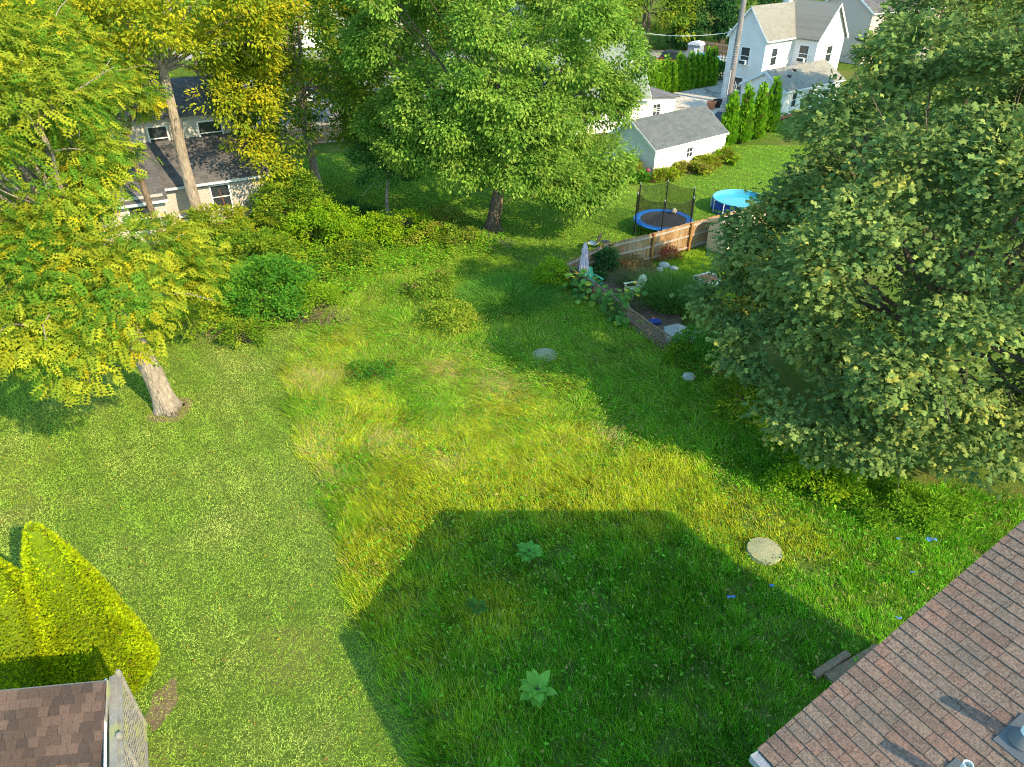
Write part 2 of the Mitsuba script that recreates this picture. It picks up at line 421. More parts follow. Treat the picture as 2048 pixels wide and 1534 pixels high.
def crown(lobes, dirs, lobe_r, per, clumps, clump_r, size, template, tf, palette, rng, droop=0.3, bias=0.6, flatz=0.75, colj=0.13, sizej=0.25):
    """Leaves in clumps in lobes. palette: list of (colour, weight); one colour per clump with variation."""
    pos, out, colr = [], [], []
    cols = np.array([p[0] for p in palette], float); w = np.array([p[1] for p in palette], float); w /= w.sum()
    nl = len(lobes)
    lr = np.broadcast_to(lobe_r, (nl,)) * rng.uniform(.75, 1.25, nl)
    u = ball(nl * clumps, rng).reshape(nl, clumps, 3)
    u = unit(u + dirs[:, None] * bias + np.array([0, 0, .35]))
    rr = rng.uniform(.45, 1.0, (nl, clumps, 1)) ** .6
    cc = lobes[:, None] + u * rr * lr[:, None, None] * np.array([1, 1, flatz])
    ci = rng.choice(len(cols), (nl, clumps), p=w)
    ccol = cols[ci] * rng.uniform(.82, 1.18, (nl, clumps, 1))
    m = max(1, per // clumps)
    off = rng.normal(0, 1, (nl, clumps, m, 3)) * clump_r * np.array([1, 1, .55])
    p = (cc[:, :, None] + off).reshape(-1, 3)
    o = np.broadcast_to(u[:, :, None], off.shape).reshape(-1, 3)
    c = np.broadcast_to(ccol[:, :, None], off.shape).reshape(-1, 3)
    n = len(p)
    nor = unit(o * .55 + np.array([0, 0, .75]) + rng.normal(0, .38, (n, 3)))
    tip = unit(unit(off.reshape(-1, 3)) * .6 + o * .7 + rng.normal(0, .35, (n, 3)) - np.array([0, 0, droop]))
    s = size * rng.uniform(1 - sizej, 1 + sizej, n)
    return leaf_cloud(p, tip, nor, s, template, tf, c, colj, rng=rng)


def bez(a, b, c, n=7):
    t = np.linspace(0, 1, n)[:, None]
    return (1 - t) ** 2 * np.asarray(a) + 2 * t * (1 - t) * np.asarray(b) + t * t * np.asarray(c)


def wobble(p, amt, rng):
    q = p.copy(); q[1:-1] += rng.normal(0, amt, q[1:-1].shape); return q


def trunk_mesh(path, r0, r1, rng, sides=14, flare=1.5):
    p = np.asarray(path, float); n = 14
    d = np.concatenate([[0], np.cumsum(np.linalg.norm(np.diff(p, axis=0), axis=1))]); t = np.linspace(0, 1, n) ** 1.3 * d[-1]
    q = np.column_stack([np.interp(t, d, p[:, k]) for k in range(3)])
    r = r0 + (r1 - r0) * t / d[-1]
    r = r * (1 + (flare - 1) * np.exp(-t / 0.35))
    v, f = tube(q, r, sides)
    th = np.tile(np.arange(sides) * 2 * np.pi / sides, n); tt = np.repeat(t, sides)
    ph = rng.uniform(0, 6.28)
    root = 1 + (flare - 1) * np.exp(-tt / .28) * (.55 * np.cos(4 * th + ph) + .35 * np.cos(7 * th + 2 * ph))
    core = np.repeat(q, sides, 0)
    v[:n * sides] = core + (v[:n * sides] - core) * root[:, None]
    nrm = (meshkit.fbm(v * np.array([2.2, 2.2, .7]), 3, 3) - .5)
    ax = np.column_stack([np.interp(v[:, 2], q[:, 2], q[:, k]) for k in range(2)])
    v = v.copy(); v[:, :2] += (v[:, :2] - ax) * nrm[:, None] * .35
    return v, f


def tree(name, label, cat, trunk_path, r0, r1, lobes, dirs, cloud_args, barkm, rng, group=None, limbs=10, leaf_bsdf='foliage', flare=1.5, limb_r=0.12, fork=None):
    t = thing(name, label, cat, group)
    put('trunk', trunk_mesh(trunk_path, r0, r1, rng, flare=flare), barkm, t, smooth=True)
    top = np.asarray(trunk_path[-1] if fork is None else fork, float)
    order = rng.permutation(len(lobes))[:limbs]
    twigs = []
    for k, i in enumerate(order):
        e = lobes[i]; midp = top * .55 + e * .45 + np.array([0, 0, .12 * np.linalg.norm(e - top)])
        path = wobble(bez(top - np.array([0, 0, .2]), midp, e, 8), .10, rng)
        put('limb', tube(path, np.linspace(min(limb_r, r1 * .9), limb_r * .22, 8), 7), barkm, t, smooth=True)
        for _ in range(5):
            s = path[rng.integers(3, 8)]
            q = e + rng.normal(0, 1.1, 3)
            twigs.append(tube(wobble(bez(s, (s + q) / 2 + np.array([0, 0, .2]), q, 5), .05, rng), np.linspace(limb_r * .25, .012, 5), 5))
    if twigs:
        put('twigs', cat_meshes(twigs), barkm, t, kind='stuff')
    m, c = crown(lobes, dirs, rng=rng, **cloud_args)
    put('leaves', m, leaf_bsdf, t, color=c, kind='stuff')
    return t


def cat_meshes(ms):
    return cat(ms)


def blades(xy, z, h, w, leandir, lean, col, rng, segs=2):
    """Grass blades: bent strips ending in a point. All arrays are per blade."""
    n = len(xy)
    base = np.column_stack([xy, z])
    a = rng.uniform(0, 2 * np.pi, n)
    side = np.column_stack([np.cos(a), np.sin(a), np.zeros(n)])
    L = np.column_stack([leandir, np.zeros(n)])
    up = np.array([0, 0, 1.0])
    V = []
    for k in range(segs + 1):
        t = k / segs
        horiz = (lean * h)[:, None] * L * t ** 1.6
        vert = (h * (t - .45 * np.minimum(lean, 1.3) * t * t))[:, None] * up
        q = base + horiz + np.maximum(vert, 0.0)
        ww = (w * (1 - .75 * t))[:, None]
        if k < segs:
            V += [q - side * ww / 2, q + side * ww / 2]
        else:
            V += [q]
    V = np.stack(V, 1); m = V.shape[1]
    f = []
    for k in range(segs - 1):
        f += [[2 * k, 2 * k + 1, 2 * k + 3], [2 * k, 2 * k + 3, 2 * k + 2]]
    f += [[2 * segs - 2, 2 * segs - 1, 2 * segs]]
    f = np.array(f)
    F = (f[None] + (np.arange(n) * m)[:, None, None]).reshape(-1, 3)
    C = np.repeat(np.clip(col, .004, .9)[:, None], m, 1).reshape(-1, 3)
    return (V.reshape(-1, 3), F), C


def nz(xy, f, seed=0, octv=3):
    return meshkit.fbm(np.column_stack([xy * f, np.full(len(xy), .37)]), octv, seed)


def scatter(poly, dens, rng):
    p = np.asarray(poly, float); lo, hi = p.min(0), p.max(0)
    n = int(dens * np.prod(hi - lo))
    xy = rng.uniform(lo, hi, (n, 2))
    return xy[inside(xy, poly)]


def blend(a, b, t):
    return np.asarray(a) * (1 - t[:, None]) + np.asarray(b) * t[:, None]

# ---------------------------------------------------------------- the near house with the brown shingle roof
E1 = np.array([3.058, 4.812, 7.37]); PK = np.array([7.5, 7.2, 9.65]); E2 = np.array([12.42, 9.45, 7.37])
BK = np.array([math.sin(math.radians(148)), math.cos(math.radians(148)), 0.0])
LEN = 13.0
nh = thing('brown_roof_house', 'tall house with brown shingle roof and grey eave trim at the lower right', 'house')
rise = unit(PK - E1); slope = np.linalg.norm(PK - E1); rn = unit(np.cross(BK, rise)); rn = rn if rn[2] > 0 else -rn
ei = unit((E2 - E1) * np.array([1, 1, 0]))
wo = 0.32
wa, wb = E1 + ei * wo + BK * wo - [0, 0, .12], E2 - ei * wo + BK * wo - [0, 0, .12]
wp = PK + BK * wo - [0, 0, .22]
put('wall', prism([[wa[0], wa[1], 0], [wb[0], wb[1], 0], wb, wp, wa], BK * (LEN - .6)), 'siding_white', nh)
rise2 = unit(PK - E2); rn2 = unit(np.cross(rise2, BK)); rn2 = rn2 if rn2[2] > 0 else -rn2
dk = prism([E1 - rn * .10, PK - rn * .10, PK, E1], BK * LEN)
rf = put('roof', cat([dk, prism([E2 - rn2 * .10, PK - rn2 * .10, PK, E2], BK * LEN)]), 'lead_flash', nh)
rng = np.random.default_rng(11)
EXPO = 0.150
sh_parts, sh_rest = [], []
rows = int(slope / EXPO)
for r in range(rows):
    s0 = r * EXPO
    u = -0.03 - rng.uniform(0, .3)
    while u < LEN:
        w = rng.choice([.17, .26, .31, .36, .42], p=[.12, .24, .28, .22, .14]) * rng.uniform(.95, 1.05)
        a, b = max(u, -0.03), min(u + w - .006, LEN)
        u += w
        if b - a < .03:
            continue
        th = .017 * rng.uniform(.8, 1.35); up = EXPO * 1.12
        q = lambda uu, ss, nn: E1 + BK * uu + rise * ss + rn * nn
        j = rng.normal(0, .0015)
        s1 = min(s0 + up, slope)
        m = hexa([q(a, s0 + j, .002), q(b, s0 + j, .002), q(b, s1, .001), q(a, s1, .001), q(a, s0 + j, th + .005), q(b, s0 + j, th + .005), q(b, s1, .003), q(a, s1, .003)])
        m = fix(m)
        mat = SHINGLE[rng.choice(5, p=[.26, .24, .2, .12, .18])]
        near = np.linalg.norm((E1 + BK * (a + b) / 2 + rise * s0) - np.array([4.6, 5.0, 8.0]))
        (sh_parts if (a < 2.3 and s0 < slope * .95) else sh_rest).append((near, m, mat))
sh_parts.sort(key=lambda x: x[0])
for d, m, mat in sh_parts[:296]:
    put('shingle', m, mat, rf)
for mat in SHINGLE[:1]:
    put('shingles', cat([m for d, m, _ in sh_parts[296:] + sh_rest]), mat, rf, kind='stuff')
far_side = [fix(prism([E2 + rn2 * .002 + rise2 * s, E2 + rn2 * .016 + rise2 * s, E2 + rn2 * .003 + rise2 * min(s + .165, slope)], BK * LEN)) for s in np.arange(0, slope - .1, .15)]
put('back_slope_courses', cat(far_side), SHINGLE[1], rf, kind='stuff')
put('rake_trim', prism([E1 - rn * .015 - BK * .035, PK - rn * .015 - BK * .035, PK - rn * .16 - BK * .035, E1 - rn * .16 - BK * .035], BK * .03), 'gutter_grey', nh)
put('rake_trim', prism([E2 - rn2 * .015 - BK * .035, PK - rn2 * .015 - BK * .035, PK - rn2 * .16 - BK * .035, E2 - rn2 * .16 - BK * .035], BK * .03), 'gutter_grey', nh)
gt = put('gutter', cat([fix(prism([E1 - ei * .005 - [0, 0, .02], E1 - ei * .13 - [0, 0, .02], E1 - ei * .13 - [0, 0, .035], E1 - ei * .005 - [0, 0, .035]], BK * LEN)),
                        fix(prism([E1 - ei * .13 + [0, 0, .0], E1 - ei * .145 + [0, 0, .0], E1 - ei * .145 - [0, 0, .12], E1 - ei * .13 - [0, 0, .12]], BK * LEN)),
                        fix(prism([E1 - ei * .13 - [0, 0, .0], E1 - ei * .005 - [0, 0, .0], E1 - ei * .005 - [0, 0, .13], E1 - ei * .13 - [0, 0, .13]], BK * -.012))]), 'gutter_grey', nh)


def roof_pt(u, s, n=0.0):
    return E1 + BK * u + rise * s + rn * n


def vent(u, s, h, rad, flash):
    v = put('vent_pipe', lathe([(rad * .82, h - .02), (rad * .82, h), (rad, h), (rad, 0.02), (rad * 1.0, -.1)], roof_pt(u, s), 28), 'pvc', nh, smooth=30)
    if flash:
        c = [(-.17, -.22), (.17, -.22), (.17, .25), (-.17, .25)]
        put('flashing', fix(prism([roof_pt(u + a, s + b, .018) for a, b in c], rn * .012)), 'lead_flash', v)
        put('boot', lathe([(rad * 2.3, -.01), (rad * 1.9, .05), (rad * 1.25, .11), (rad * 1.03, .13)], roof_pt(u, s, .01), 28), 'lead_flash', v, smooth=30)


vent(1.60, 2.24, .46, .062, True)
vent(1.50, 1.33, .44, .052, True)
bh = solo('plank_edging', cat([hexa([[8.0, 10.5, -.05], [9.6, 11.4, -.05], [9.45, 11.65, -.05], [7.8, 10.8, -.05], [8.0, 10.5, .16], [9.6, 11.4, .2], [9.45, 11.65, .2], [7.8, 10.8, .16]]),
                               bar((7.55, 10.75, .14), (8.6, 11.35, .16), .16, .2)]), 'old_wood', 'low weathered timber edging half hidden under the brown roof edge', 'edging')

# ---------------------------------------------------------------- neighbour's low roof, lattice wall (lower left corner)
pr = thing('porch_with_old_shingles', 'low porch with faded brown tab shingle roof beside the yellow green hedge trees', 'porch')
A0, A1 = np.array([-12.2, 7.32, 4.3]), np.array([-7.45, 7.84, 4.3])
rd = unit(A1 - A0); dn = unit(np.array([.27, -.96, -.45]))
pn = unit(np.cross(rd, dn)); pn = pn if pn[2] > 0 else -pn
PW = np.linalg.norm(A1 - A0); PD = 2.0
prf = put('roof', cat([fix(prism([A0 - pn * .1, A1 - pn * .1, A1, A0], dn * PD)), fix(prism([A0 - pn * .1, A1 - pn * .1, A1 - [0, 0, .9] - dn * [1, 1, 0] * .12, A0 - [0, 0, .9] - dn * [1, 1, 0] * .12], [0, 0, -.06]))]), 'lead_flash', pr)
for r in range(12):
    s0 = .02 + r * .165; u = -.12 * (r % 2)
    while u < PW:
        if u < PW - 4.1:
            u += .183; continue
        a, b = max(u, 0), min(u + .173, PW + .02); u += .183
        if b - a < .03 or len([k for k in scene if k.startswith(prf + '__shingle')]) > 296:
            continue
        q = lambda uu, ss, nn: A0 + rd * uu + dn * ss + pn * nn
        j = rng.normal(0, .004)
        put('shingle', fix(hexa([q(a, s0, .002), q(b, s0, .002), q(b, s0 + .175 + j, .006), q(a, s0 + .175 + j, .006), q(a, s0, .004), q(b, s0, .004), q(b, s0 + .175 + j, .026), q(a, s0 + .175 + j, .026)])), OLD[rng.choice(3)], prf)
put('fascia', fix(prism([A1 + rd * .03, A1 + rd * .055, A1 + rd * .055 - [0, 0, .16], A1 + rd * .03 - [0, 0, .16]], dn * PD)), 'grey_wood', pr)
for uu in (.5, PW - .25):
    for ss in (.3, 1.7):
        q = A0 + rd * uu + dn * ss
        put('post', bar([q[0], q[1], 0], q - [0, 0, .1], .12, .12), 'grey_wood', pr)
put('wall', fix(prism([[*(A0 + rd * .3 + dn * .7)[:2], 2.9], [*(A1 - rd * .7 + dn * .7)[:2], 2.9], [*(A1 - rd * .7 + dn * .7)[:2], 0], [*(A0 + rd * .3 + dn * .7)[:2], 0]], [*(dn[:2] * 1.2), 0])), 'siding_white', pr)

lw = thing('lattice_wall', 'weathered grey wooden deck screen with lattice panel beside the low brown porch roof', 'lattice screen')
LA, LB = np.array([-7.42, 8.15, 0]), np.array([-6.25, 5.7, 0])
ld = unit(LB - LA); LL = np.linalg.norm(LB - LA); lnn = np.array([-ld[1], ld[0], 0])
for k in range(3):
    q = LA + ld * (LL * k / 2)
    put('post', lathe([(0, 4.14), (.045, 4.12), (.06, 4.05), (.05, 4.0), (.05, 2.3)], q, 10), 'grey_wood', lw, smooth=40)
for z in (3.98, 2.36):
    put('rail', bar(LA + [0, 0, z], LB + [0, 0, z], .07, .07), 'grey_wood', lw)
put('floor', prism([LA + [0, 0, 2.9], LB + [0, 0, 2.9], LB - lnn * .9 + [0, 0, 2.9], LA - lnn * .9 + [0, 0, 2.9]], (0, 0, .06)), 'grey_wood', lw)
put('top_board', bar(LA - lnn * .10 + [0, 0, 4.03], LB - lnn * .10 + [0, 0, 4.03], .13, .03), 'grey_wood', lw)
put('downpipe', tube([LA - lnn * .26 + [.02, .02, 4.0], LB - lnn * .26 + [0, 0, 3.95]], .025, 8), 'trim_white', lw)


def lattice(parent, A, B, z0, z1, step, w, mat, out, th=.012):
    d = unit(B - A); L = np.linalg.norm(B - A); Hh = z1 - z0
    nrm = np.array([-d[1], d[0], 0]) * out
    for s, off in ((1, .0), (-1, th)):
        for c in np.arange(-Hh, L + Hh, step):
            # the slat runs u = c + s * (z - z0); clip to the panel
            ua, ub = (c, c + Hh) if s > 0 else (c + Hh, c)
            t0, t1 = 0.0, 1.0; du = ub - ua
            lo, hi = sorted(((0 - ua) / du, (L - ua) / du))
            t0, t1 = max(t0, lo), min(t1, hi)
            if t1 - t0 < .06:
                continue
            p = A + d * (ua + du * t0) + [0, 0, z0 + Hh * t0] + nrm * off
            q = A + d * (ua + du * t1) + [0, 0, z0 + Hh * t1] + nrm * off
            put('slat', bar(p, q, w, th * .9, up=nrm), mat, parent)


lattice(lw, LA, LB, 2.4, 3.95, .20, .040, 'grey_wood', 1)
for k in range(2):
    q = LA + ld * (LL * (.15 + .7 * k)) - lnn * .6
    put('support', bar([q[0], q[1], 0], [q[0], q[1], 2.9], .12, .12), 'grey_wood', lw)

# ---------------------------------------------------------------- building helpers
def window(fr, parent, u, z, w, h, v=0.0, out=-1, sash=1, muntin=(0, 0), trim='trim_white', axis='u', ac=False, label=None):
    """A window in the wall plane v (axis 'u': the wall runs along u) or u (axis 'v')."""
    def bx(a0, a1, d0, d1, z0, z1):
        lo, hi = sorted((v + out * d0, v + out * d1))
        return fr.box(a0, a1, lo, hi, z0, z1) if axis == 'u' else fr.box(lo, hi, a0, a1, z0, z1)
    t = .09
    f = put('window', cat([bx(u - w / 2 - t, u - w / 2, -.02, .05, z - t, z + h + t), bx(u + w / 2, u + w / 2 + t, -.02, .05, z - t, z + h + t),
                           bx(u - w / 2, u + w / 2, -.02, .05, z + h, z + h + t), bx(u - w / 2 - .03, u + w / 2 + .03, -.02, .09, z - t, z)]), trim, parent, label=label)
    put('pane', bx(u - w / 2, u + w / 2, -.02, .012, z, z + h), 'pane_dark', f)
    bars = []
    if sash:
        bars.append(bx(u - w / 2, u + w / 2, .0, .035, z + h / 2 - .03, z + h / 2 + .03))
    for i in range(muntin[0]):
        c = u - w / 2 + w * (i + 1) / (muntin[0] + 1); bars.append(bx(c - .018, c + .018, .0, .028, z, z + h))
    for i in range(muntin[1]):
        c = z + h * (i + 1) / (muntin[1] + 1); bars.append(bx(u - w / 2, u + w / 2, .0, .026, c - .018, c + .018))
    if bars:
        put('sash', cat(bars), trim, f)
    if ac:
        put('air_conditioner', cat([bx(u - w * .42, u + w * .42, .05, .42, z + .02, z + .40)]), 'machine_grey', f)
        put('grille', cat([bx(u - w * .36, u + w * .36, .42, .428, z + .07, z + .34)]), 'mat_grey', f)
    return f


def gable_house(fr, parent, L, W, ez, rz, roofm, wallm, over=.3, th=.12, rake=.3, z0=0.0, ridge=.5, trim='trim_white'):
    """Gable block: ridge along u at v = W * ridge."""
    vr = W * ridge
    wp = [fr.p(0, 0, z0), fr.p(0, W, z0), fr.p(0, W, ez), fr.p(0, vr, rz), fr.p(0, 0, ez)]
    w = put('wall', prism(wp, fr.U * L), wallm, parent)
    sl = (rz - ez) / vr; sl2 = (rz - ez) / (W - vr)
    a = [fr.p(-rake, -over, ez - over * sl + .02), fr.p(-rake, vr, rz + .02), fr.p(-rake, vr, rz + th + .02), fr.p(-rake, -over, ez - over * sl + th + .02)]
    b = [fr.p(-rake, W + over, ez - over * sl2 + .02), fr.p(-rake, vr, rz + .02), fr.p(-rake, vr, rz + th + .02), fr.p(-rake, W + over, ez - over * sl2 + th + .02)]
    r = put('roof', cat([prism(a, fr.U * (L + 2 * rake)), prism(b, fr.U * (L + 2 * rake))]), roofm, parent)
    bo = []
    for u in (-rake - .03, L + rake):
        for vv, e, s in ((-over, ez - over * sl, 1), (W + over, ez - over * sl2, 1)):
            q = [fr.p(u, vv, e - .10), fr.p(u, vr, rz - .10), fr.p(u, vr, rz + th + .005), fr.p(u, vv, e + th + .005)]
            bo.append(prism(q, fr.U * .03))
    [put('bargeboard', q_, trim, parent) for q_ in bo]
    g = put('gutter', fr.box(-rake, L + rake, -over - .11, -over - .005, ez - over * sl - .03, ez - over * sl + .08), trim, parent)
    return w, r


# ---------------------------------------------------------------- white garage
ga = Frame((10.18, 51.07), 38.0)
g = thing('white_garage', 'small white block garage with grey shingle roof behind the trampoline', 'garage')
gable_house(ga, g, 7.85, 4.9, 2.02, 3.5, 'roof_grey', 'block_white', over=.12, rake=.15)
window(ga, g, 3.75, .92, .62, .66, 0, -1, 1, (1, 1))
put('flower_box', ga.box(3.4, 4.3, -.16, -.02, .32, .44), 'old_wood', g)
put('corner_post', ga.box(7.8, 7.9, -.06, .06, 0, 1.85), 'trim_white', g)

# ---------------------------------------------------------------- two-storey white house
wf = Frame((24.3, 74.5), 38.0)
w = thing('white_house', 'two storey white house with olive grey roofs and window air conditioners beside the utility pole', 'house')
gable_house(wf, w, 9.0, 4.3, 6.05, 8.55, 'roof_olive', 'siding_white', over=.25, rake=.25)
cg = Frame(wf.p(4.6, -2.6)[:2], 38.0 + 90)
xw = put('cross_wall', prism([wf.p(4.6, -2.6, 0), wf.p(9.2, -2.6, 0), wf.p(9.2, -2.6, 6.0), wf.p(6.9, -2.6, 8.75), wf.p(4.6, -2.6, 6.0)], wf.V * 4.6), 'siding_white', w)
sl = 2.75 / 2.3
put('cross_roof', cat([prism([wf.p(4.35, -2.85, 5.72), wf.p(6.9, -2.85, 8.77), wf.p(6.9, -2.85, 8.89), wf.p(4.35, -2.85, 5.84)], wf.V * 5.2), prism([wf.p(9.45, -2.85, 5.72), wf.p(6.9, -2.85, 8.77), wf.p(6.9, -2.85, 8.89), wf.p(9.45, -2.85, 5.84)], wf.V * 5.2)]), 'roof_olive', w)
[put('cross_bargeboard', q_, 'trim_white', w) for q_ in [prism([wf.p(4.33, -2.88, 5.58), wf.p(6.9, -2.88, 8.62), wf.p(6.9, -2.88, 8.9), wf.p(4.33, -2.88, 5.86)], wf.V * .03), prism([wf.p(9.47, -2.88, 5.58), wf.p(6.9, -2.88, 8.62), wf.p(6.9, -2.88, 8.9), wf.p(9.47, -2.88, 5.86)], wf.V * .03)]]
# windows: shaded end wall (u = 0), sunlit front (v = 0), cross wing
window(wf, w, 2.15, 3.55, .95, 1.5, 0, -1, 1, (0, 0), axis='v', ac=True)
window(wf, w, 2.45, .75, .95, 1.5, 0, -1, 1, (0, 0), axis='v', ac=True)
window(wf, w, 1.6, 3.6, .85, 1.45, 0, -1, 1)
window(wf, w, -1.3, 3.75, .95, 1.45, 4.6, -1, 1, axis='v', ac=True)
window(wf, w, 6.9, 3.7, .9, 1.4, -2.6, -1, 1)
# single-storey wing towards the viewer
wg = Frame(wf.p(-3.2, -5.0)[:2], 38.0)
wl = wf.p(0, 0)
put('wing_wall', prism([wg.p(0, 0, 0), wg.p(0, 4.6, 0), wg.p(0, 4.6, 2.55), wg.p(0, 2.3, 3.85), wg.p(0, 0, 2.55)], wg.U * 9.5), 'siding_white', w)
put('wing_roof', cat([prism([wg.p(-.25, -.25, 2.43), wg.p(-.25, 2.3, 3.87), wg.p(-.25, 2.3, 3.98), wg.p(-.25, -.25, 2.54)], wg.U * 4.6), prism([wg.p(-.25, 4.85, 2.43), wg.p(-.25, 2.3, 3.87), wg.p(-.25, 2.3, 3.98), wg.p(-.25, 4.85, 2.54)], wg.U * 9.9),
                      prism([wg.p(4.35, -.25, 2.40), wg.p(4.35, 2.3, 3.83), wg.p(4.35, 2.3, 3.94), wg.p(4.35, -.25, 2.51)], wg.U * 5.3)]), 'roof_olive', w)
[put('wing_bargeboard', q_, 'trim_blue_white', w) for q_ in [prism([wg.p(-.28, -.27, 2.28), wg.p(-.28, 2.3, 3.72), wg.p(-.28, 2.3, 3.99), wg.p(-.28, -.27, 2.55)], wg.U * .03), prism([wg.p(-.28, 4.87, 2.28), wg.p(-.28, 2.3, 3.72), wg.p(-.28, 2.3, 3.99), wg.p(-.28, 4.87, 2.55)], wg.U * .03)]]
put('wing_gutter', wg.box(-.25, 9.6, -.37, -.26, 2.38, 2.48), 'trim_white', w)
window(wg, w, 1.7, .95, .7, 1.2, 0, -1, 1)
window(wg, w, 4.3, .95, .8, 1.2, 0, -1, 1)
window(wg, w, 2.3, 1.0, .7, 1.1, 0, -1, 1, axis='v')
put('foundation', wg.box(-.02, 9.45, -.02, 4.4, 0, .34), 'brick', w)
for uu, vv in ((2.1, 1.2), (3.6, 1.7)):
    zz = 2.55 + (1.3 / 2.3) * vv
    put('roof_vent', wg.box(uu - .14, uu + .14, vv - .14, vv + .14, zz, zz + .26), 'dark_metal', w)
put('chimney', cat([wf.box(6.2, 6.9, 2.4, 3.1, 7.8, 9.5), wf.box(6.12, 6.98, 2.32, 3.18, 9.5, 9.65)]), 'machine_grey', w)
put('downpipe', tube([wf.p(-.06, 4.2, .1), wf.p(-.06, 4.2, 5.7)], .05, 8), 'trim_white', w)
pb = thing('pink_house', 'pale pink house wall and dark roof beyond the white house ridge', 'house')
gable_house(Frame((44, 97), 30), pb, 14, 8, 6.0, 8.5, 'roof_dark', 'pink_stucco')
window(Frame((44, 97), 30), pb, 4, 3.4, .9, 1.4)
window(Frame((44, 97), 30), pb, 8, 3.4, .9, 1.4)

# ---------------------------------------------------------------- house half hidden by the big tree
mh = Frame((3.6, 62.9), 12.0)
m_ = thing('green_roof_house', 'white house with steep grey green roof half hidden behind the big shade tree', 'house')
gable_house(mh, m_, 8.3, 8.0, 2.95, 6.9, 'roof_green', 'siding_white', over=.3, rake=.2)
window(mh, m_, 2.0, .9, .9, 1.4)
window(mh, m_, 5.6, .9, .9, 1.4)
window(mh, m_, 2.7, 3.4, .9, 1.2, 8.3, 1, 1, axis='v')
ax = Frame((11.2, 66.3), 24.0)
put('addition_wall', prism([ax.p(0, 0, 0), ax.p(4.0, 0, 0), ax.p(4.0, 0, 2.15), ax.p(0, 0, 2.35)], ax.V * 4.2), 'siding_white', m_)
put('addition_roof', prism([ax.p(-.2, -.25, 2.38), ax.p(4.3, -.25, 2.16), ax.p(4.3, -.25, 2.26), ax.p(-.2, -.25, 2.50)], ax.V * 4.7), 'roof_dark', m_)
window(ax, m_, 2.0, .75, .75, .95, 0, -1, 1, (1, 2))
put('chimney', cat([mh.box(7.2, 7.7, 2.2, 2.7, 4.9, 5.9)]), 'machine_grey', m_)

# ---------------------------------------------------------------- cream house on the left
lh = Frame((-22.6, 39.6), 28.0)
c = thing('cream_house', 'cream stucco house with dark shingle roof and brick chimney behind the yellow green trees', 'house')
put('wall', prism([lh.p(0, 0, 0), lh.p(0, 9.0, 0), lh.p(0, 9.0, 2.75), lh.p(0, 0, 2.75)], lh.U * 8.4), 'stucco_cream', c)
put('front_bay_wall', prism([lh.p(-3.0, -1.5, 0), lh.p(2.4, -1.5, 0), lh.p(2.4, -1.5, 2.75), lh.p(-3.0, -1.5, 2.75)], lh.V * 3.0), 'stucco_cream', c)
put('lower_roof', cat([prism([lh.p(-.3, -.32, 2.60), lh.p(-.3, 4.3, 4.6), lh.p(-.3, 4.3, 4.74), lh.p(-.3, -.32, 2.74)], lh.U * 9.0), prism([lh.p(-3.2, -1.82, 2.44), lh.p(-3.2, 1.2, 3.30), lh.p(-3.2, 1.2, 3.44), lh.p(-3.2, -1.82, 2.58)], lh.U * 5.8)]), 'roof_dark', c)
put('upper_wall', prism([lh.p(.2, 3.6, 2.8), lh.p(8.2, 3.6, 2.8), lh.p(8.2, 3.6, 5.9), lh.p(.2, 3.6, 5.9)], lh.V * 5.2), 'stucco_cream', c)
put('upper_roof', cat([prism([lh.p(-.1, 3.2, 5.75), lh.p(-.1, 6.4, 7.3), lh.p(-.1, 6.4, 7.42), lh.p(-.1, 3.2, 5.87)], lh.U * 8.6), prism([lh.p(-.1, 9.3, 5.75), lh.p(-.1, 6.4, 7.3), lh.p(-.1, 6.4, 7.42), lh.p(-.1, 9.3, 5.87)], lh.U * 8.6)]), 'roof_dark', c)
put('gutter', cat([lh.box(-.3, 8.7, -.44, -.33, 2.58, 2.70), lh.box(-3.2, 2.6, -1.94, -1.83, 2.42, 2.54)]), 'trim_blue_white', c)
put('downpipe', tube([lh.p(8.3, -.10, .1), lh.p(8.3, -.10, 2.55)], .05, 8), 'trim_blue_white', c)
window(lh, c, 5.6, 1.0, 1.0, 1.35, 0, -1, 1)
window(lh, c, 1.0, .9, 1.0, 1.35, -1.5, -1, 1)
window(lh, c, 6.2, 3.95, 1.3, 1.3, 3.6, -1, 1)
window(lh, c, 3.2, 3.95, 1.0, 1.3, 3.6, -1, 1)
ch = put('chimney', lh.box(6.9, 7.5, 5.9, 6.5, 6.2, 8.6), 'mortar', c)
for r in range(10):
    for s in range(3):
        o = .1 * (r % 2)
        put('brick', lh.box(6.885 + s * .2 + o * .5, 6.885 + s * .2 + .185 + o * .5 * (s < 2), 5.885, 6.1, 7.0 + r * .16, 7.0 + r * .16 + .13), 'brick', ch)
put('chimney_cap', lh.box(6.83, 7.57, 5.83, 6.57, 8.6, 8.7), 'concrete', c)
st = thing('side_steps', 'short white wooden steps against the cream house wall between its tree trunks', 'steps')
for k in range(5):
    put('tread', lh.box(3.0, 3.9, -.25 - .25 * (4 - k), -.02 - .25 * (4 - k), .18 * k + .12, .18 * k + .17), 'trim_white', st)
put('stringer', cat([bar(lh.p(3.0, -1.3, .05), lh.p(3.0, -.05, .95), .05, .18), bar(lh.p(3.9, -1.3, .05), lh.p(3.9, -.05, .95), .05, .18)]), 'trim_white', st)

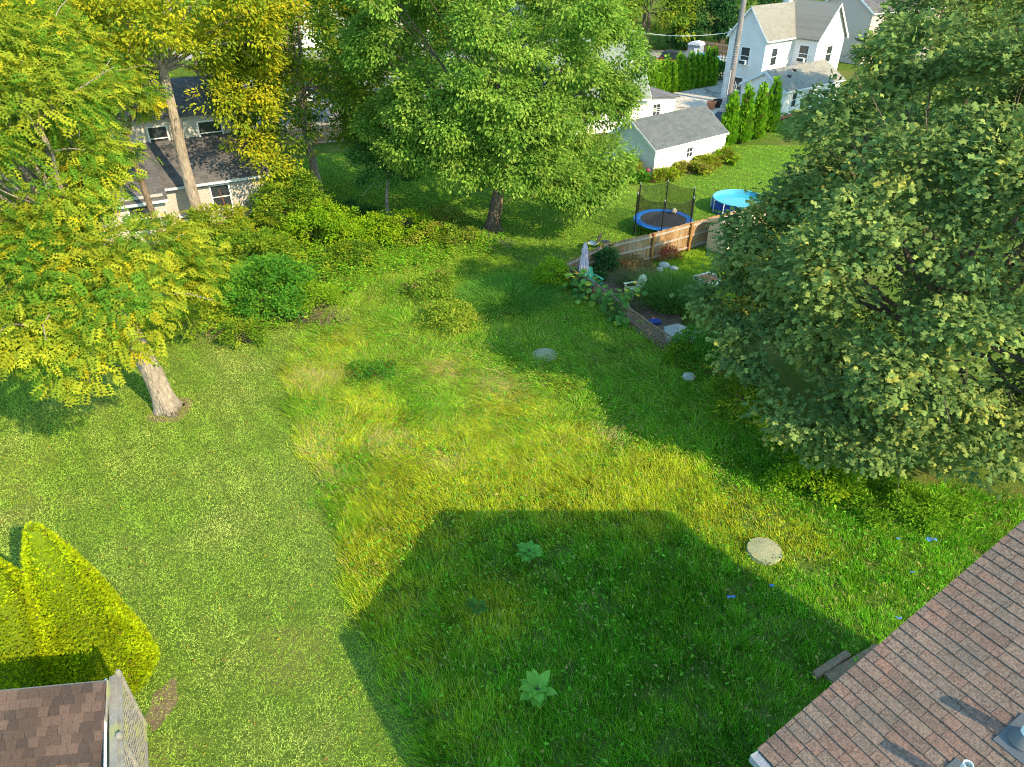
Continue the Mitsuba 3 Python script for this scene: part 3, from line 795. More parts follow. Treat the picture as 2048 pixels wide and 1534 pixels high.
bg = thing('white_house_with_green_shutters', 'far white house with green shutters glimpsed between the tree crowns', 'house')
bf = Frame((-34, 111), 2.0)
gable_house(bf, bg, 22, 9, 6.2, 9.5, 'roof_dark', 'siding_white')
for k, uu in enumerate((3, 7.5, 12, 16.5, 20)):
    for zz in (1.0, 3.9):
        f = window(bf, bg, uu, zz, 1.0, 1.5)
        put('shutter', bf.box(uu - 1.05, uu - .62, -.05, -.005, zz - .05, zz + 1.55), 'green_paint', f); put('shutter', bf.box(uu + .62, uu + 1.05, -.05, -.005, zz - .05, zz + 1.55), 'green_paint', f)
bg2 = thing('grey_roof_house', 'pale house with grey roof far behind the big shade tree', 'house')
gable_house(Frame((-6, 112), -4), bg2, 13, 9, 5.5, 8.6, 'roof_grey', 'siding_white')
window(Frame((-6, 112), -4), bg2, 4, 1, 1, 1.5); window(Frame((-6, 112), -4), bg2, 9, 1, 1, 1.5)

# ---------------------------------------------------------------- board fence and lattice
def board_fence(name, label, path, tops, side, group=None, step=.145, post_every=2.85, rails=(.18, .85, 1.42), mats=PICKET, first_post=True):
    f = thing(name, label, 'fence')
    rr = np.random.default_rng(21)
    P = np.asarray(path, float)
    seg = np.linalg.norm(np.diff(P, axis=0), axis=1); cum = np.concatenate([[0], np.cumsum(seg)])
    at = lambda s: np.array([np.interp(s, cum, P[:, 0]), np.interp(s, cum, P[:, 1]), 0])
    top = lambda s: np.interp(s, cum, tops)
    s = 0.0
    while s < cum[-1] - .05:
        a, b = at(s + .004), at(s + step - .006)
        d = unit(b - a); nrm = np.array([-d[1], d[0], 0]) * side
        h = top(s + step / 2) + rr.normal(0, .012); o = nrm * rr.normal(0, .003)
        v = [a + o, b + o, b + o - nrm * .018, a + o - nrm * .018]
        hh = h - .03
        poly = [a + o + [0, 0, .04], b + o + [0, 0, .04], b + o + [0, 0, hh], (a * .3 + b * .7) + o + [0, 0, h], (a * .7 + b * .3) + o + [0, 0, h], a + o + [0, 0, hh]]
        put('board', prism(poly, -nrm * .018), mats[rr.choice(len(mats))], f)
        s += step
    n = int(round(cum[-1] / post_every))
    for k in range(len(P) - 1):
        d = unit(np.append(P[k + 1] - P[k], 0)); nrm = np.array([-d[1], d[0], 0]) * side
        for q in rails:
            a = np.append(P[k], 0); b = np.append(P[k + 1], 0)
            za, zb = q / 1.62 * tops[k], q / 1.62 * tops[k + 1]
            put('rail', bar(a + nrm * .03 + [0, 0, za], b + nrm * .03 + [0, 0, zb], .04, .09), 'rail_wood', f)
    for k in range(n + 1):
        s = min(k * post_every, cum[-1]); q = at(s); d = unit(at(min(s + .2, cum[-1])) - at(max(s - .2, 0))); nrm = np.array([-d[1], d[0], 0]) * side
        c = q + nrm * .085
        put('post', fix(hexa([c - d * .06 - nrm * .05, c + d * .06 - nrm * .05, c + d * .06 + nrm * .06, c - d * .06 + nrm * .06] + [x + np.array([0, 0, top(s) - .03]) for x in (c - d * .06 - nrm * .05, c + d * .06 - nrm * .05, c + d * .06 + nrm * .06, c - d * .06 + nrm * .06)])), 'post_wood', f)
    return f


board_fence('board_fence', 'weathered wooden privacy fence with grey rails in front of the trampoline', [(2.72, 33.72), (4.75, 34.95), (7.26, 36.23), (9.65, 37.75), (12.4, 39.5), (15.5, 41.5)], [1.05, 1.58, 1.63, 1.65, 1.66, 1.66], -1, post_every=2.81)
board_fence('wooden_fence', 'old brown board fence behind the yellow green tree, near the parked cars', [(-21.5, 58.0), (-17, 60.0), (-11, 61.5)], [1.5, 1.5, 1.5], -1, mats=[PICKET[2], PICKET[0]])
board_fence('timber_fence', 'tall brown board fence below the dark ivy wall beside the driveway', [(25.0, 104.5), (29.5, 99.5), (34, 95)], [1.9, 1.9, 1.9], -1, mats=[PICKET[2], PICKET[0]], step=.2)
pk = thing('picket_fence', 'short white picket fence section in front of the tall brown fence', 'fence')
for k in range(10):
    a = np.array([26.4, 99.3, 0]) + k * np.array([.3, -.3, 0])
    put('picket', prism([a + [0, 0, .05], a + [.08, -.08, .05], a + [.08, -.08, .85], a + [.04, -.04, .95], a + [0, 0, .85]], (-.02, -.02, 0)), 'trim_white', pk)
put('rail', cat([bar((26.4, 99.33, .3), (29.2, 96.53, .3), .04, .08), bar((26.4, 99.33, .7), (29.2, 96.53, .7), .04, .08)]), 'trim_white', pk)

lf = thing('lattice_fence', 'low brown wooden lattice fence round the deck, overgrown with squash vines', 'fence')
LP = np.array([(2.72, 33.60), (4.05, 31.65), (5.36, 29.0), (6.12, 27.6), (6.85, 26.35)])
LH = [1.0, .95, .95, .92, .9]
for k in range(len(LP)):
    put('post', bar([*LP[k], 0], [*LP[k], LH[k] + .06], .10, .10), 'old_wood', lf)
for k in range(len(LP) - 1):
    a, b = np.array([*LP[k], 0]), np.array([*LP[k + 1], 0]); d = unit(b - a)
    lattice(lf, a + d * .06, b - d * .06, .1, LH[k] - .03, .22, .036, 'old_wood', -1)
    put('rail', bar(a + [0, 0, LH[k]], b + [0, 0, LH[k + 1]], .06, .05), 'old_wood', lf)
    put('rail', bar(a + [0, 0, .09], b + [0, 0, .09], .05, .04), 'old_wood', lf)

# ---------------------------------------------------------------- deck
dk = thing('wooden_deck', 'low dark wooden deck of worn planks behind the lattice fence', 'deck')
dpoly = [(3.0, 33.45), (4.2, 34.4), (6.0, 34.3), (7.0, 31.6), (8.0, 29.6), (7.4, 27.3), (6.75, 27.0), (5.6, 28.95), (4.25, 31.7)]
dd = unit(np.array([.93, .36])); dv = np.array([-dd[1], dd[0]])
from shapely.geometry import Polygon, LineString, box as sbox
from shapely import affinity
DP = Polygon(dpoly)
rr = np.random.default_rng(5)
k = -60
while k < 60:
    c0 = np.array([5.5, 31.0]) + dv * (k * .148)
    strip = Polygon([c0 - dd * 6, c0 + dd * 6, c0 + dd * 6 + dv * .138, c0 - dd * 6 + dv * .138]).intersection(DP)
    for gq in getattr(strip, 'geoms', [strip]):
        if gq.area > .02:
            p = np.array(gq.exterior.coords)[:-1]
            zz = .14 + rr.normal(0, .003)
            put('plank', prism(np.column_stack([p, np.full(len(p), zz)]), (0, 0, .035)), DECK[rr.choice(2)], dk)
    k += 1
put('joists', cat([bar((3.6, 33.4, .09), (6.9, 27.4, .09), .05, .09), bar((5.0, 34.1, .09), (7.5, 28.3, .09), .05, .09)]), 'old_wood', dk)
solo('stone_slab', prism(np.array([(6.9, 28.3, .05), (7.6, 28.6, .05), (8.3, 27.9, .05), (8.0, 27.0, .05), (7.2, 26.6, .05), (6.85, 27.3, .05)]), (0, 0, .32)), 'concrete', 'flat grey stone slab at the end of the deck under the maple', 'stone slab')

# ---------------------------------------------------------------- trampoline, pool
def trampoline(c, r):
    t = thing('trampoline', 'round trampoline with blue pad and black safety net beyond the wooden fence', 'trampoline')
    C = np.array([c[0], c[1], 0])
    put('mat', lathe([(0, .735), (r * .80, .735), (r * .80, .725), (0, .725)], C, 40), 'mat_grey', t)
    n = 12
    for k in range(n):
        a = np.linspace(k, k + 1, 7) * 2 * np.pi / n
        pr = []
        for rad, z in ((r * .79, .76), (r * .9, .80), (r * 1.02, .77), (r * 1.03, .70), (r * .9, .73), (r * .79, .74)):
            pr.append(np.column_stack([C[0] + rad * np.cos(a), C[1] + rad * np.sin(a), np.full(7, z)]))
        v = np.stack(pr, 1).reshape(-1, 3); m = 6; f = []
        for i in range(6):
            for j in range(m):
                p, q = i * m + j, i * m + (j + 1) % m
                f += [[p, q, q + m], [p, q + m, p + m]]
        put('pad', fix((v, np.array(f))), 'pad_blue', t, smooth=40)
    put('frame', ring(C + [0, 0, .72], r, .025), 'alu', t, smooth=True)
    for k in range(6):
        a = (k + .28) * np.pi / 3
        q = C + [r * 1.03 * math.cos(a), r * 1.03 * math.sin(a), 0]
        put('leg', tube([q + [0, 0, .7], q], .025, 8), 'alu', t, smooth=30)
        p = put('pole', tube([q * 1 + [.06 * math.cos(a), .06 * math.sin(a), .1], q + [.06 * math.cos(a), .06 * math.sin(a), 2.5]], .038, 8), 'black_plastic', t, smooth=30)
        put('cap', lathe([(.045, 2.46), (.045, 2.54), (0, 2.56)], q + [.06 * math.cos(a), .06 * math.sin(a), 0], 10), 'alu', p)
    A = np.linspace(0, 2 * np.pi, 73)
    sag = lambda a: 2.42 - .16 * np.sin(((a - .28 * np.pi / 3) % (np.pi / 3)) * 3)
    lo = np.column_stack([C[0] + r * .98 * np.cos(A), C[1] + r * .98 * np.sin(A), np.full(73, .76)])
    hi = np.column_stack([C[0] + r * .99 * np.cos(A), C[1] + r * .99 * np.sin(A), sag(A)])
    i = np.arange(72)
    put('net', (np.vstack([lo, hi]), np.vstack([np.stack([i, i + 1, i + 74], 1), np.stack([i, i + 74, i + 73], 1)])), 'net', t)
    put('net_rope', tube(hi, .012, 5, cap=False), 'black_plastic', t)
    return t


trampoline((9.05, 40.85), 1.72)
solo('play_ball', trimesh.creation.icosphere(3, .17).apply_translation((9.85, 41.75, .93)), matte('ball_paint', mikit.proc(lambda p, n, uv: mix((.75, .70, .55), (.70, .35, .25), smoothstep(.45, .55, noise(p.x * 6, p.y * 6, p.z * 6))))), 'pale ball resting on the blue pad of the trampoline', 'ball', smooth=True)
pl = thing('round_pool', 'round blue frame pool with pale water at the edge of the maple crown', 'swimming pool')
pc = np.array([14.6, 44.5, 0]); prd = 1.65
put('wall', lathe([(prd, 0), (prd + .03, .4), (prd, .78)], pc, 48), 'pool_blue', pl, smooth=True)
put('liner', lathe([(prd - .03, .78), (prd - .06, .3), (0, .29)], pc, 48), 'pool_light', pl, smooth=40)
put('water', lathe([(prd - .05, .56), (0, .56)], pc, 48), 'pool_water', pl)
put('top_rail', ring(pc + [0, 0, .79], prd, .045), 'pool_light', pl, smooth=True)
for k in range(12):
    a = k * np.pi / 6 + .2
    q = pc + [(prd + .07) * math.cos(a), (prd + .07) * math.sin(a), 0]
    put('leg', tube([q, q + [0, 0, .79]], .03, 8), 'trim_white', pl, smooth=30)

# ---------------------------------------------------------------- deck furniture
um = thing('closed_parasol', 'closed pale lilac parasol standing at the corner of the deck', 'parasol')
uc = np.array([3.62, 33.0, 0])
put('pole', tube([uc + [0, 0, .05], uc + [0, 0, 2.45]], .022, 8), 'old_wood', um, smooth=30)
put('base', lathe([(0, .32), (.06, .31), (.10, .24), (.24, .22), (.25, .15), (0, .15)], uc, 20), 'dark_metal', um)
n = 40
an = np.arange(n) * 2 * np.pi / n
prof = [(.03, 2.50), (.08, 2.40), (.13, 2.15), (.15, 1.98), (.13, 1.93), (.17, 1.6), (.21, 1.2), (.235, .95), (.20, .90), (.10, .92)]
v = np.array([[(r_ * (1 + .16 * math.sin(8 * a + z * 1.5) * (z < 2.2))) * math.cos(a) + uc[0], (r_ * (1 + .16 * math.sin(8 * a + z * 1.5) * (z < 2.2))) * math.sin(a) + uc[1], z - (.05 * math.sin(8 * a) if r_ > .19 else 0)] for r_, z in prof for a in an])
i, j = np.meshgrid(np.arange(len(prof) - 1), np.arange(n), indexing='ij')
put('canopy', (v, np.concatenate([np.stack([i * n + j, (i + 1) * n + j, (i + 1) * n + (j + 1) % n], -1).reshape(-1, 3), np.stack([i * n + j, (i + 1) * n + (j + 1) % n, i * n + (j + 1) % n], -1).reshape(-1, 3)])), 'lilac', um, smooth=50)
put('strap', ring(uc + [0, 0, 1.93], .145, .015, 24, 6), 'lilac', um)


def adirondack(o, ang, mat, label):
    f = Frame(o, ang, .175)                            # u: forward
    t = thing('deck_chair', label, 'chair')
    k = 7
    for i in range(k):
        y0 = -.27 + i * .54 / k; y1 = y0 + .54 / k - .008
        hgt = 1.0 - .16 * ((i - 3) / 3) ** 2
        q = lambda s, y: f.p(-.20 - .36 * s, y * (1 + .12 * s), .34 + .72 * s)
        s1 = hgt
        put('back_slat', prism([q(0, y0), q(0, y1), q(s1, y1), q(s1 - .02, y0)], f.p(-.015, 0, -.006) - f.p(0, 0, 0)), mat, t)
    for i in range(6):
        u0 = -.22 + i * .105
        z0 = .33 + .05 * i / 5
        put('seat_slat', hexa(f.pts([[u0, -.27, z0], [u0 + .095, -.27, z0 + .008], [u0 + .095, .27, z0 + .008], [u0, .27, z0], [u0, -.27, z0 + .02], [u0 + .095, -.27, z0 + .028], [u0 + .095, .27, z0 + .028], [u0, .27, z0 + .02]])), mat, t)
    for s in (-1, 1):
        put('arm', prism([f.p(-.34, s * .28, .60), f.p(-.34, s * .36, .60), f.p(.35, s * .42, .60), f.p(.42, s * .35, .60), f.p(.35, s * .27, .60)], (0, 0, .025)), mat, t)
        put('leg', prism([f.p(.24, s * .33, 0), f.p(.36, s * .33, 0), f.p(.36, s * .33, .60), f.p(.24, s * .33, .60)], f.V * .025), mat, t)
        put('leg', prism([f.p(-.62, s * .30, 0), f.p(-.50, s * .30, 0), f.p(.36, s * .30, .36), f.p(.30, s * .30, .46), f.p(-.22, s * .30, .38)], f.V * .025), mat, t)
    put('back_brace', f.box(-.36, -.33, -.34, .34, .56, .62), mat, t)
    return t


adirondack((6.02, 31.75), 205, 'cream_plastic', 'cream slatted garden chair on the wooden deck beside the ornamental grass')
adirondack((4.05, 32.55), -60, 'green_plastic', 'green plastic garden chair on the deck behind the squash leaves')

mc = thing('sling_patio_chair', 'dark framed patio chair with pale seat on the lawn behind the fence', 'chair')
mf = Frame((4.62, 38.0), 150)
for s in (-1, 1):
    put('leg', tube(mf.pts(np.array([[.30, s * .28, 0], [.26, s * .28, .42], [.24, s * .28, .62], [-.24, s * .28, .66]])), .016, 7), 'dark_metal', mc)
    put('leg', tube(mf.pts(np.array([[-.34, s * .27, 0], [-.22, s * .27, .40], [-.42, s * .27, 1.05]])), .016, 7), 'dark_metal', mc)
put('seat', prism(mf.pts(np.array([[.26, -.26, .43], [.26, .26, .43], [-.22, .26, .39], [-.22, -.26, .39]])), (0, 0, .02)), 'trim_white', mc)
put('backrest', prism(mf.pts(np.array([[-.22, -.26, .41], [-.22, .26, .41], [-.42, .26, 1.05], [-.42, -.26, 1.05]])), mf.U * .015), 'mat_grey', mc)
ts = thing('side_table', 'small dark wire patio table beside the pale patio chair', 'table')
put('table_top', lathe([(0, .45), (.26, .45), (.27, .43), (0, .43)], (5.3, 38.15, 0), 20), 'dark_metal', ts)
for k in range(3):
    a = k * 2.1
    put('leg', tube([(5.3 + .2 * math.cos(a), 38.15 + .2 * math.sin(a), .43), (5.3 + .26 * math.cos(a), 38.15 + .26 * math.sin(a), 0)], .012, 6), 'dark_metal', ts)

v, f = trimesh.creation.icosphere(3, 1.0).vertices, trimesh.creation.icosphere(3, 1.0).faces
v = v * (.30, .20, .15) * (1 + .35 * (meshkit.fbm(v * 2.0, 3, 2)[:, None] - .5)); v[:, 2] = np.maximum(v[:, 2], -.08)
solo('cloth_bag', (v + [6.62, 28.95, .27], f), 'blue_cloth', 'crumpled dark blue bag lying on the deck by the lattice', 'bag', smooth=True)

# ---------------------------------------------------------------- tan shed under the maple, planter box
sd = Frame((11.8, 36.6), 25.0)
s_ = thing('tan_shed', 'tan resin garden shed half covered by the maple leaves at the fence end', 'shed')
gable_house(sd, s_, 1.9, 1.7, 1.7, 2.1, 'tan_resin', 'tan_resin', over=.1, rake=.1, th=.05, trim='tan_resin')
put('door', sd.box(.3, 1.2, -.03, -.002, .05, 1.65), 'tan_resin', s_)
bx_ = thing('planter_box', 'white wooden planter box with reddish soil in the sunny grass by the maple', 'planter')
pf = Frame((9.9, 32.9), 30)
for a in ((0, 1.1, 0, .05), (0, 1.1, .95, 1.0), (0, .05, .05, .95), (1.05, 1.1, .05, .95)):
    put('side', pf.box(*a, 0, .34), 'trim_white', bx_)
put('soil', pf.box(.05, 1.05, .05, .95, .05, .28), 'terracotta', bx_)

# ---------------------------------------------------------------- septic lids, stones, litter
def lid(c, r, h, label):
    a = np.random.default_rng(3)
    t = thing('access_cover', label, 'access cover')
    put('riser', lathe([(r * .97, -.1), (r * .97, h - .05)], (*c, 0), 48), 'concrete', t, smooth=30)
    put('lid', lathe([(r * .97, h - .055), (r, h - .05), (r, h), (r * .985, h + .012), (r * .6, h + .035), (0, h + .05)], (*c, 0), 48), 'lid_paint', t, smooth=25)
    ribs = []
    for k in range(28):
        th = k * 2 * np.pi / 28
        d = np.array([math.cos(th), math.sin(th), 0])
        ribs.append(bar(np.array([*c, h + .035]) + d * r * .55 + [0, 0, .003], np.array([*c, h + .008]) + d * r * .97, .012, .014))
    put('rib', cat(ribs), 'lid_paint', t, kind='stuff')
    for k in range(6):
        th = k * np.pi / 3 + .3
        put('bolt', lathe([(0, h + .025), (.018, h + .022), (.018, h - .01)], (c[0] + r * .93 * math.cos(th), c[1] + r * .93 * math.sin(th), 0), 8), 'dark_metal', t)
    return t


matte('lid_paint', mikit.proc(lambda p, n, uv: mix((.24, .27, .16), (.36, .37, .22), fbm(p.x * 6, p.y * 6, p.z * 6, 4))), .75, .2)
lid((7.55, 14.95), .51, .15, 'round pale green septic cover in the sunny grass near the brown roof')
lid((1.43, 26.3), .55, .10, 'round grey green septic cover in the shade of the maple')


def rock(c, s, label, sq=(1, 1, .6), name='stone', seed=1):
    m = trimesh.creation.icosphere(3, 1.0); v = np.array(m.vertices)
    v = v * (1 + .5 * (meshkit.fbm(v * 1.3 + seed * 7, 3, seed)[:, None] - .5)) * np.array(sq) * s + np.asarray(c)
    return solo(name, (v, m.faces), 'concrete', label, 'stone', smooth=60)


rock((7.25, 24.4, .18), .26, 'pale grey stone in the shaded grass under the maple edge', seed=2)
rock((8.25, 35.6, .1), .3, 'largest grey rock in the flower bed against the fence', seed=3)
rock((8.7, 35.2, .08), .24, 'smaller grey rock beside the reddish bush at the fence', seed=4)
rock((7.9, 35.1, .08), .2, 'small pale rock at the front of the fence flower bed', seed=5)
rock((-3.9, 40.6, .1), .25, 'dull stone lying in the weeds near the big trunk', seed=6)
litter = [((12.55, 15.15), 'torn blue plastic strip in the grass near the right edge, largest of the scraps', .16), ((7.25, 13.4), 'blue plastic scrap on the shadow edge in the grass', .07),
          ((10.3, 12.3), 'blue plastic scrap in the sunny grass close to the roof edge', .07), ((6.0, 13.0), 'crumpled blue film in the shaded grass by the two thin scraps', .10),
          ((11.6, 15.2), 'small pale blue scrap left of the torn blue strip', .05), ((11.4, 13.9), 'tiny blue scrap in the sunny grass between the roof and the strip', .05)]
rr = np.random.default_rng(9)
for (x, y), lab, s in litter:
    n = 5
    P = np.array([[a, b, 0] for a in np.linspace(-1, 1, n) for b in np.linspace(-.5, .5, 3)]) * s + rr.normal(0, .22, (n * 3, 3)) * s
    P[:, 2] = np.abs(P[:, 2]) + .25
    f = [[i * 3 + j, (i + 1) * 3 + j, (i + 1) * 3 + j + 1] for i in range(n - 1) for j in range(2)] + [[i * 3 + j, (i + 1) * 3 + j + 1, i * 3 + j + 1] for i in range(n - 1) for j in range(2)]
    solo('plastic_scrap', (P + [x, y, .12], np.array(f)), 'blue_film', lab, 'litter', 'plastic scraps in the grass')

# ---------------------------------------------------------------- utility pole and wire
up = thing('utility_pole', 'tall grey wooden utility pole standing before the shaded end of the white house', 'utility pole')
uq = np.array([21.75, 75.3, 0])
put('pole', tube([uq + [0, 0, h] for h in np.linspace(0, 13, 9)], np.linspace(.30, .22, 9), 14), 'pole_wood', up, smooth=True)
for h in np.linspace(3.4, 5.6, 11):
    put('band', ring(uq + [0, 0, h], .285 - .005 * h + .012, .012, 20, 5), 'machine_grey', up)
put('crossarm', bar(uq + [-1.2, .1, 12.2], uq + [1.2, -.1, 12.2], .1, .12), 'pole_wood', up)
put('conduit', tube([uq + [-.25, -.16, 0], uq + [-.24, -.15, 3.2]], .06, 8), 'machine_grey', up)
wa, wb = np.array([21.5, 77.6, 6.2]), np.array([6.5, 86.0, 7.2])
t = np.linspace(0, 1, 24)[:, None]
wp_ = wa * (1 - t) + wb * t; wp_[:, 2] -= 2.2 * (t[:, 0] * (1 - t[:, 0])) * 2
solo('service_wire', tube(wp_, .035, 5), 'machine_grey', 'drooping service wire running from the white house corner towards the far trees', 'wire')
m8 = solo('electric_meter', cat([bar((21.45, 77.45, 5.9), (21.45, 77.45, 6.35), .18, .18), tube([(21.45, 77.4, 6.3), (21.35, 77.2, 6.6), (21.5, 77.0, 6.5)], .04, 6)]), 'machine_grey', 'small grey wire bracket on the corner of the white house', 'bracket')
rw = thing('metal_rack', 'light wire rack leaning at the shaded end of the white house beneath the window', 'rack')
rq = Frame((21.95, 75.7), -52)
for k in range(4):
    put('bar', tube(rq.pts(np.array([[.2 * k, 0, .6], [.2 * k, 0, 1.9], [.2 * k, .02, 2.1 - .06 * (k - 1.5) ** 2]])), .022, 6), 'trim_white', rw)
for k in range(5):
    put('rung', tube(rq.pts(np.array([[0, 0, .6 + .3 * k], [.6, 0, .6 + .3 * k]])), .018, 6), 'trim_white', rw)

# ---------------------------------------------------------------- cars
def car(o, ang, L, Wd, Hh, body, label, cat_='car', roof=None, boxy=False):
    f = Frame(o, ang, .08)
    t = thing('parked_' + cat_, label, cat_)
    h1 = Hh * .54

    def loft(secs):                                    # sections along u: (u, half width bottom, half width top, z0, z1)
        v, fc = [], []
        for (u, wb_, wt, z0, z1) in secs:
            c = .10
            v += [f.p(u, -wb_ + .04, z0), f.p(u, wb_ - .04, z0), f.p(u, wb_, z0 + c), f.p(u, wt, z1 - c * .7), f.p(u, wt - .09, z1), f.p(u, -wt + .09, z1), f.p(u, -wt, z1 - c * .7), f.p(u, -wb_, z0 + c)]
        for i in range(len(secs) - 1):
            for j in range(8):
                a, b = i * 8 + j, i * 8 + (j + 1) % 8
                fc += [[a, b, b + 8], [a, b + 8, a + 8]]
        for s, b in ((1, 0), (-1, (len(secs) - 1) * 8)):
            for k in range(1, 7):
                fc.append([b, b + k + 1, b + k] if s > 0 else [b, b + k, b + k + 1])
        return fix((np.array(v), np.array(fc)))
    w2 = Wd / 2
    hood = .80 if not boxy else .9
    put('body', loft([(0, w2 * .86, w2 * .84, .28, h1 * .82), (.18, w2 * .98, w2 * .94, .22, h1 * .93), (L * .28, w2, w2 * .97, .20, h1), (L * .75, w2, w2 * .97, .20, h1), (L - .12, w2 * .97, w2 * .93, .22, h1 * .97), (L, w2 * .9, w2 * .86, .30, h1 * .9)]), body, t, smooth=35)
    a0, a1, b0, b1 = (L * .26, L * .38, L * .99, L * .93) if boxy else (L * .24, L * .42, L * .95, L * .80)
    put('cabin', loft([(a0, w2 * .94, w2 * .92, h1 - .05, h1 + .05), (a1, w2 * .93, w2 * .78, h1 - .05, Hh), (b1, w2 * .93, w2 * .78, h1 - .05, Hh), (b0, w2 * .93, w2 * .9, h1 - .05, h1 + .08)]), roof or body, t, smooth=25)
    ins = .012
    zc = Hh - .12
    for s in (-1, 1):
        yb, yt = s * (w2 * .93 + ins), s * (w2 * .80 + ins)
        for ua, ub in ((a1 + .02, (a1 + b1) / 2 - .05), ((a1 + b1) / 2 + .05, b1 - .02)):
            put('side_window', fix(prism([f.p(ua, yb, h1 + .06), f.p(ub, yb, h1 + .06), f.p(ub, yt, zc), f.p(ua, yt, zc)], f.V * s * .012)), 'pane_dark', t)
    for u0, u1, nm in ((a0, a1, 'windscreen'), (b0, b1, 'rear_window')):
        d = -1 if nm == 'windscreen' else 1
        k0, k1 = .22, .86
        q = lambda k, y: f.p(u0 + (u1 - u0) * k + d * .02, y, h1 + .03 + (Hh - h1 - .03) * k + .025)
        put(nm, fix(prism([q(k0, -w2 * .78), q(k0, w2 * .78), q(k1, w2 * .68), q(k1, -w2 * .68)], f.U * d * .012)), 'pane_dark', t)
    for u in (L * .19, L * .80):
        for s in (-1, 1):
            c = f.p(u, s * (w2 - .08), .25)
            wh = put('wheel', tube([c - f.V * s * .1, c + f.V * s * .1], .33, 20), 'tyre', t, smooth=30)
            put('rim', tube([c + f.V * s * .095, c + f.V * s * .108], .2, 16), 'alu', wh)
    for s in (-1, 1):
        put('headlight', f.box(-.015, .05, s * w2 * .62 - .14, s * w2 * .62 + .14, h1 * .62, h1 * .78), 'machine_grey', t)
        put('tail_light', f.box(L - .05, L + .015, s * w2 * .74 - .08, s * w2 * .74 + .08, h1 * .6, h1 * .92), 'lamp_red', t)
        put('mirror', f.box(a0 + .35, a0 + .5, s * (w2 + .02), s * (w2 + .18), h1 + .05, h1 + .2) if s > 0 else f.box(a0 + .35, a0 + .5, -(w2 + .18), -(w2 + .02), h1 + .05, h1 + .2), body, t)
    put('bumper', cat([f.box(-.1, .06, -w2 * .85, w2 * .85, .25, .42), f.box(L - .06, L + .1, -w2 * .85, w2 * .85, .25, .42)]), 'black_plastic', t)
    return t


car((17.6, 96.4), -34, 4.4, 1.85, 1.95, 'car_red', 'red four wheel drive car with black roof behind the row of tall cypress hedging', 'car', 'car_dark', True)
car((22.5, 95.5), -70, 4.6, 1.85, 1.85, 'car_white', 'white and blue car showing between the last hedge trees near the driveway', 'car', 'car_blue', True)
car((13.6, 97.0), -25, 4.4, 1.8, 1.5, 'car_dark', 'dark car parked left of the red car by the far trees', 'car')
car((17.2, 63.2), 48, 4.6, 1.85, 1.45, 'car_dark', 'dark car parked behind the white garage and the four pointed trees', 'car')
car((-24.5, 74.5), 20, 4.5, 1.8, 1.5, 'car_white', 'pale car in the yard glimpsed left of the shade tree, nearer one', 'car')
car((-22, 88), 15, 4.5, 1.8, 1.5, 'car_dark', 'dark car glimpsed through the gap beside the shade tree, farther one', 'car')
tp = thing('portable_cabin', 'grey plastic portable cabin with pale domed roof by the ivy wall', 'cabin')
tf = Frame((22.2, 99.4), -35)
put('wall', tf.box(.3, 1.9, 0, 1.4, 0, 2.1), 'gutter_grey', tp)
put('roof', prism([tf.p(.2, -.1, 2.1), tf.p(2.0, -.1, 2.1), tf.p(1.8, -.1, 2.35), tf.p(1.1, -.1, 2.48), tf.p(.4, -.1, 2.35)], tf.V * 1.6), 'trim_blue_white', tp)
put('door', tf.box(1.15, 1.85, -.03, -.002, 1.0, 1.75), 'trim_white', tp)
for k, (x, y, mt, lab) in enumerate([(19.4, 72.6, 'terracotta', 'terracotta flower pot at the shaded corner of the white house'), (20.2, 73.4, 'black_plastic', 'black flower pot beside the terracotta one')]):
    t = thing('flower_pot', lab, 'flower pot')
    put('pot', lathe([(.28, 0), (.42, .62), (.46, .62), (.46, .74), (.38, .74), (.36, .5), (0, .5)], (x, y, .06), 20), mt, t, smooth=30)
    put('soil', lathe([(.36, .62), (0, .64)], (x, y, .06), 20), 'soil', t)
tb = thing('plant_tray', 'round dark plant tray on the lawn at the garage corner', 'tray')
put('tray', lathe([(0, .08), (.38, .08), (.45, .2), (.47, .2), (.42, 0), (0, 0)], (7.05, 50.3, 0), 24), 'gutter_grey', tb, smooth=30)
gf = solo('garden_ornament', cat([lathe([(.18, 0), (.24, .25), (.12, .55), (.16, .75), (0, .9)], (9.7, 50.6, 0), 14), lathe([(.2, 0), (.1, .4), (0, .5)], (10.1, 50.4, 0), 12)]), matte('rose_glaze', (.35, .05, .10), .4), 'dark pink garden ornament at the near corner of the white garage', 'garden ornament', smooth=40)

# ---------------------------------------------------------------- trees
G_MAPLE = [((.115, .195, .06), 3), ((.18, .27, .075), 4), ((.27, .345, .09), 3), ((.38, .41, .09), .7)]
G_LOCUST = [((.20, .36, .05), 4), ((.29, .44, .07), 3), ((.13, .27, .04), 2)]
G_WALNUT = [((.25, .34, .03), 4), ((.36, .40, .03), 3), ((.11, .25, .025), 2.5), ((.50, .43, .02), .45)]
G_YELLOW = [((.36, .41, .025), 4), ((.46, .44, .025), 3), ((.24, .34, .03), 2)]
G_MIX = [((.17, .29, .03), 4), ((.24, .33, .03), 3), ((.38, .37, .03), 1.2), ((.10, .21, .03), 2)]
G_DARK = [((.06, .16, .035), 4), ((.08, .20, .045), 2)]

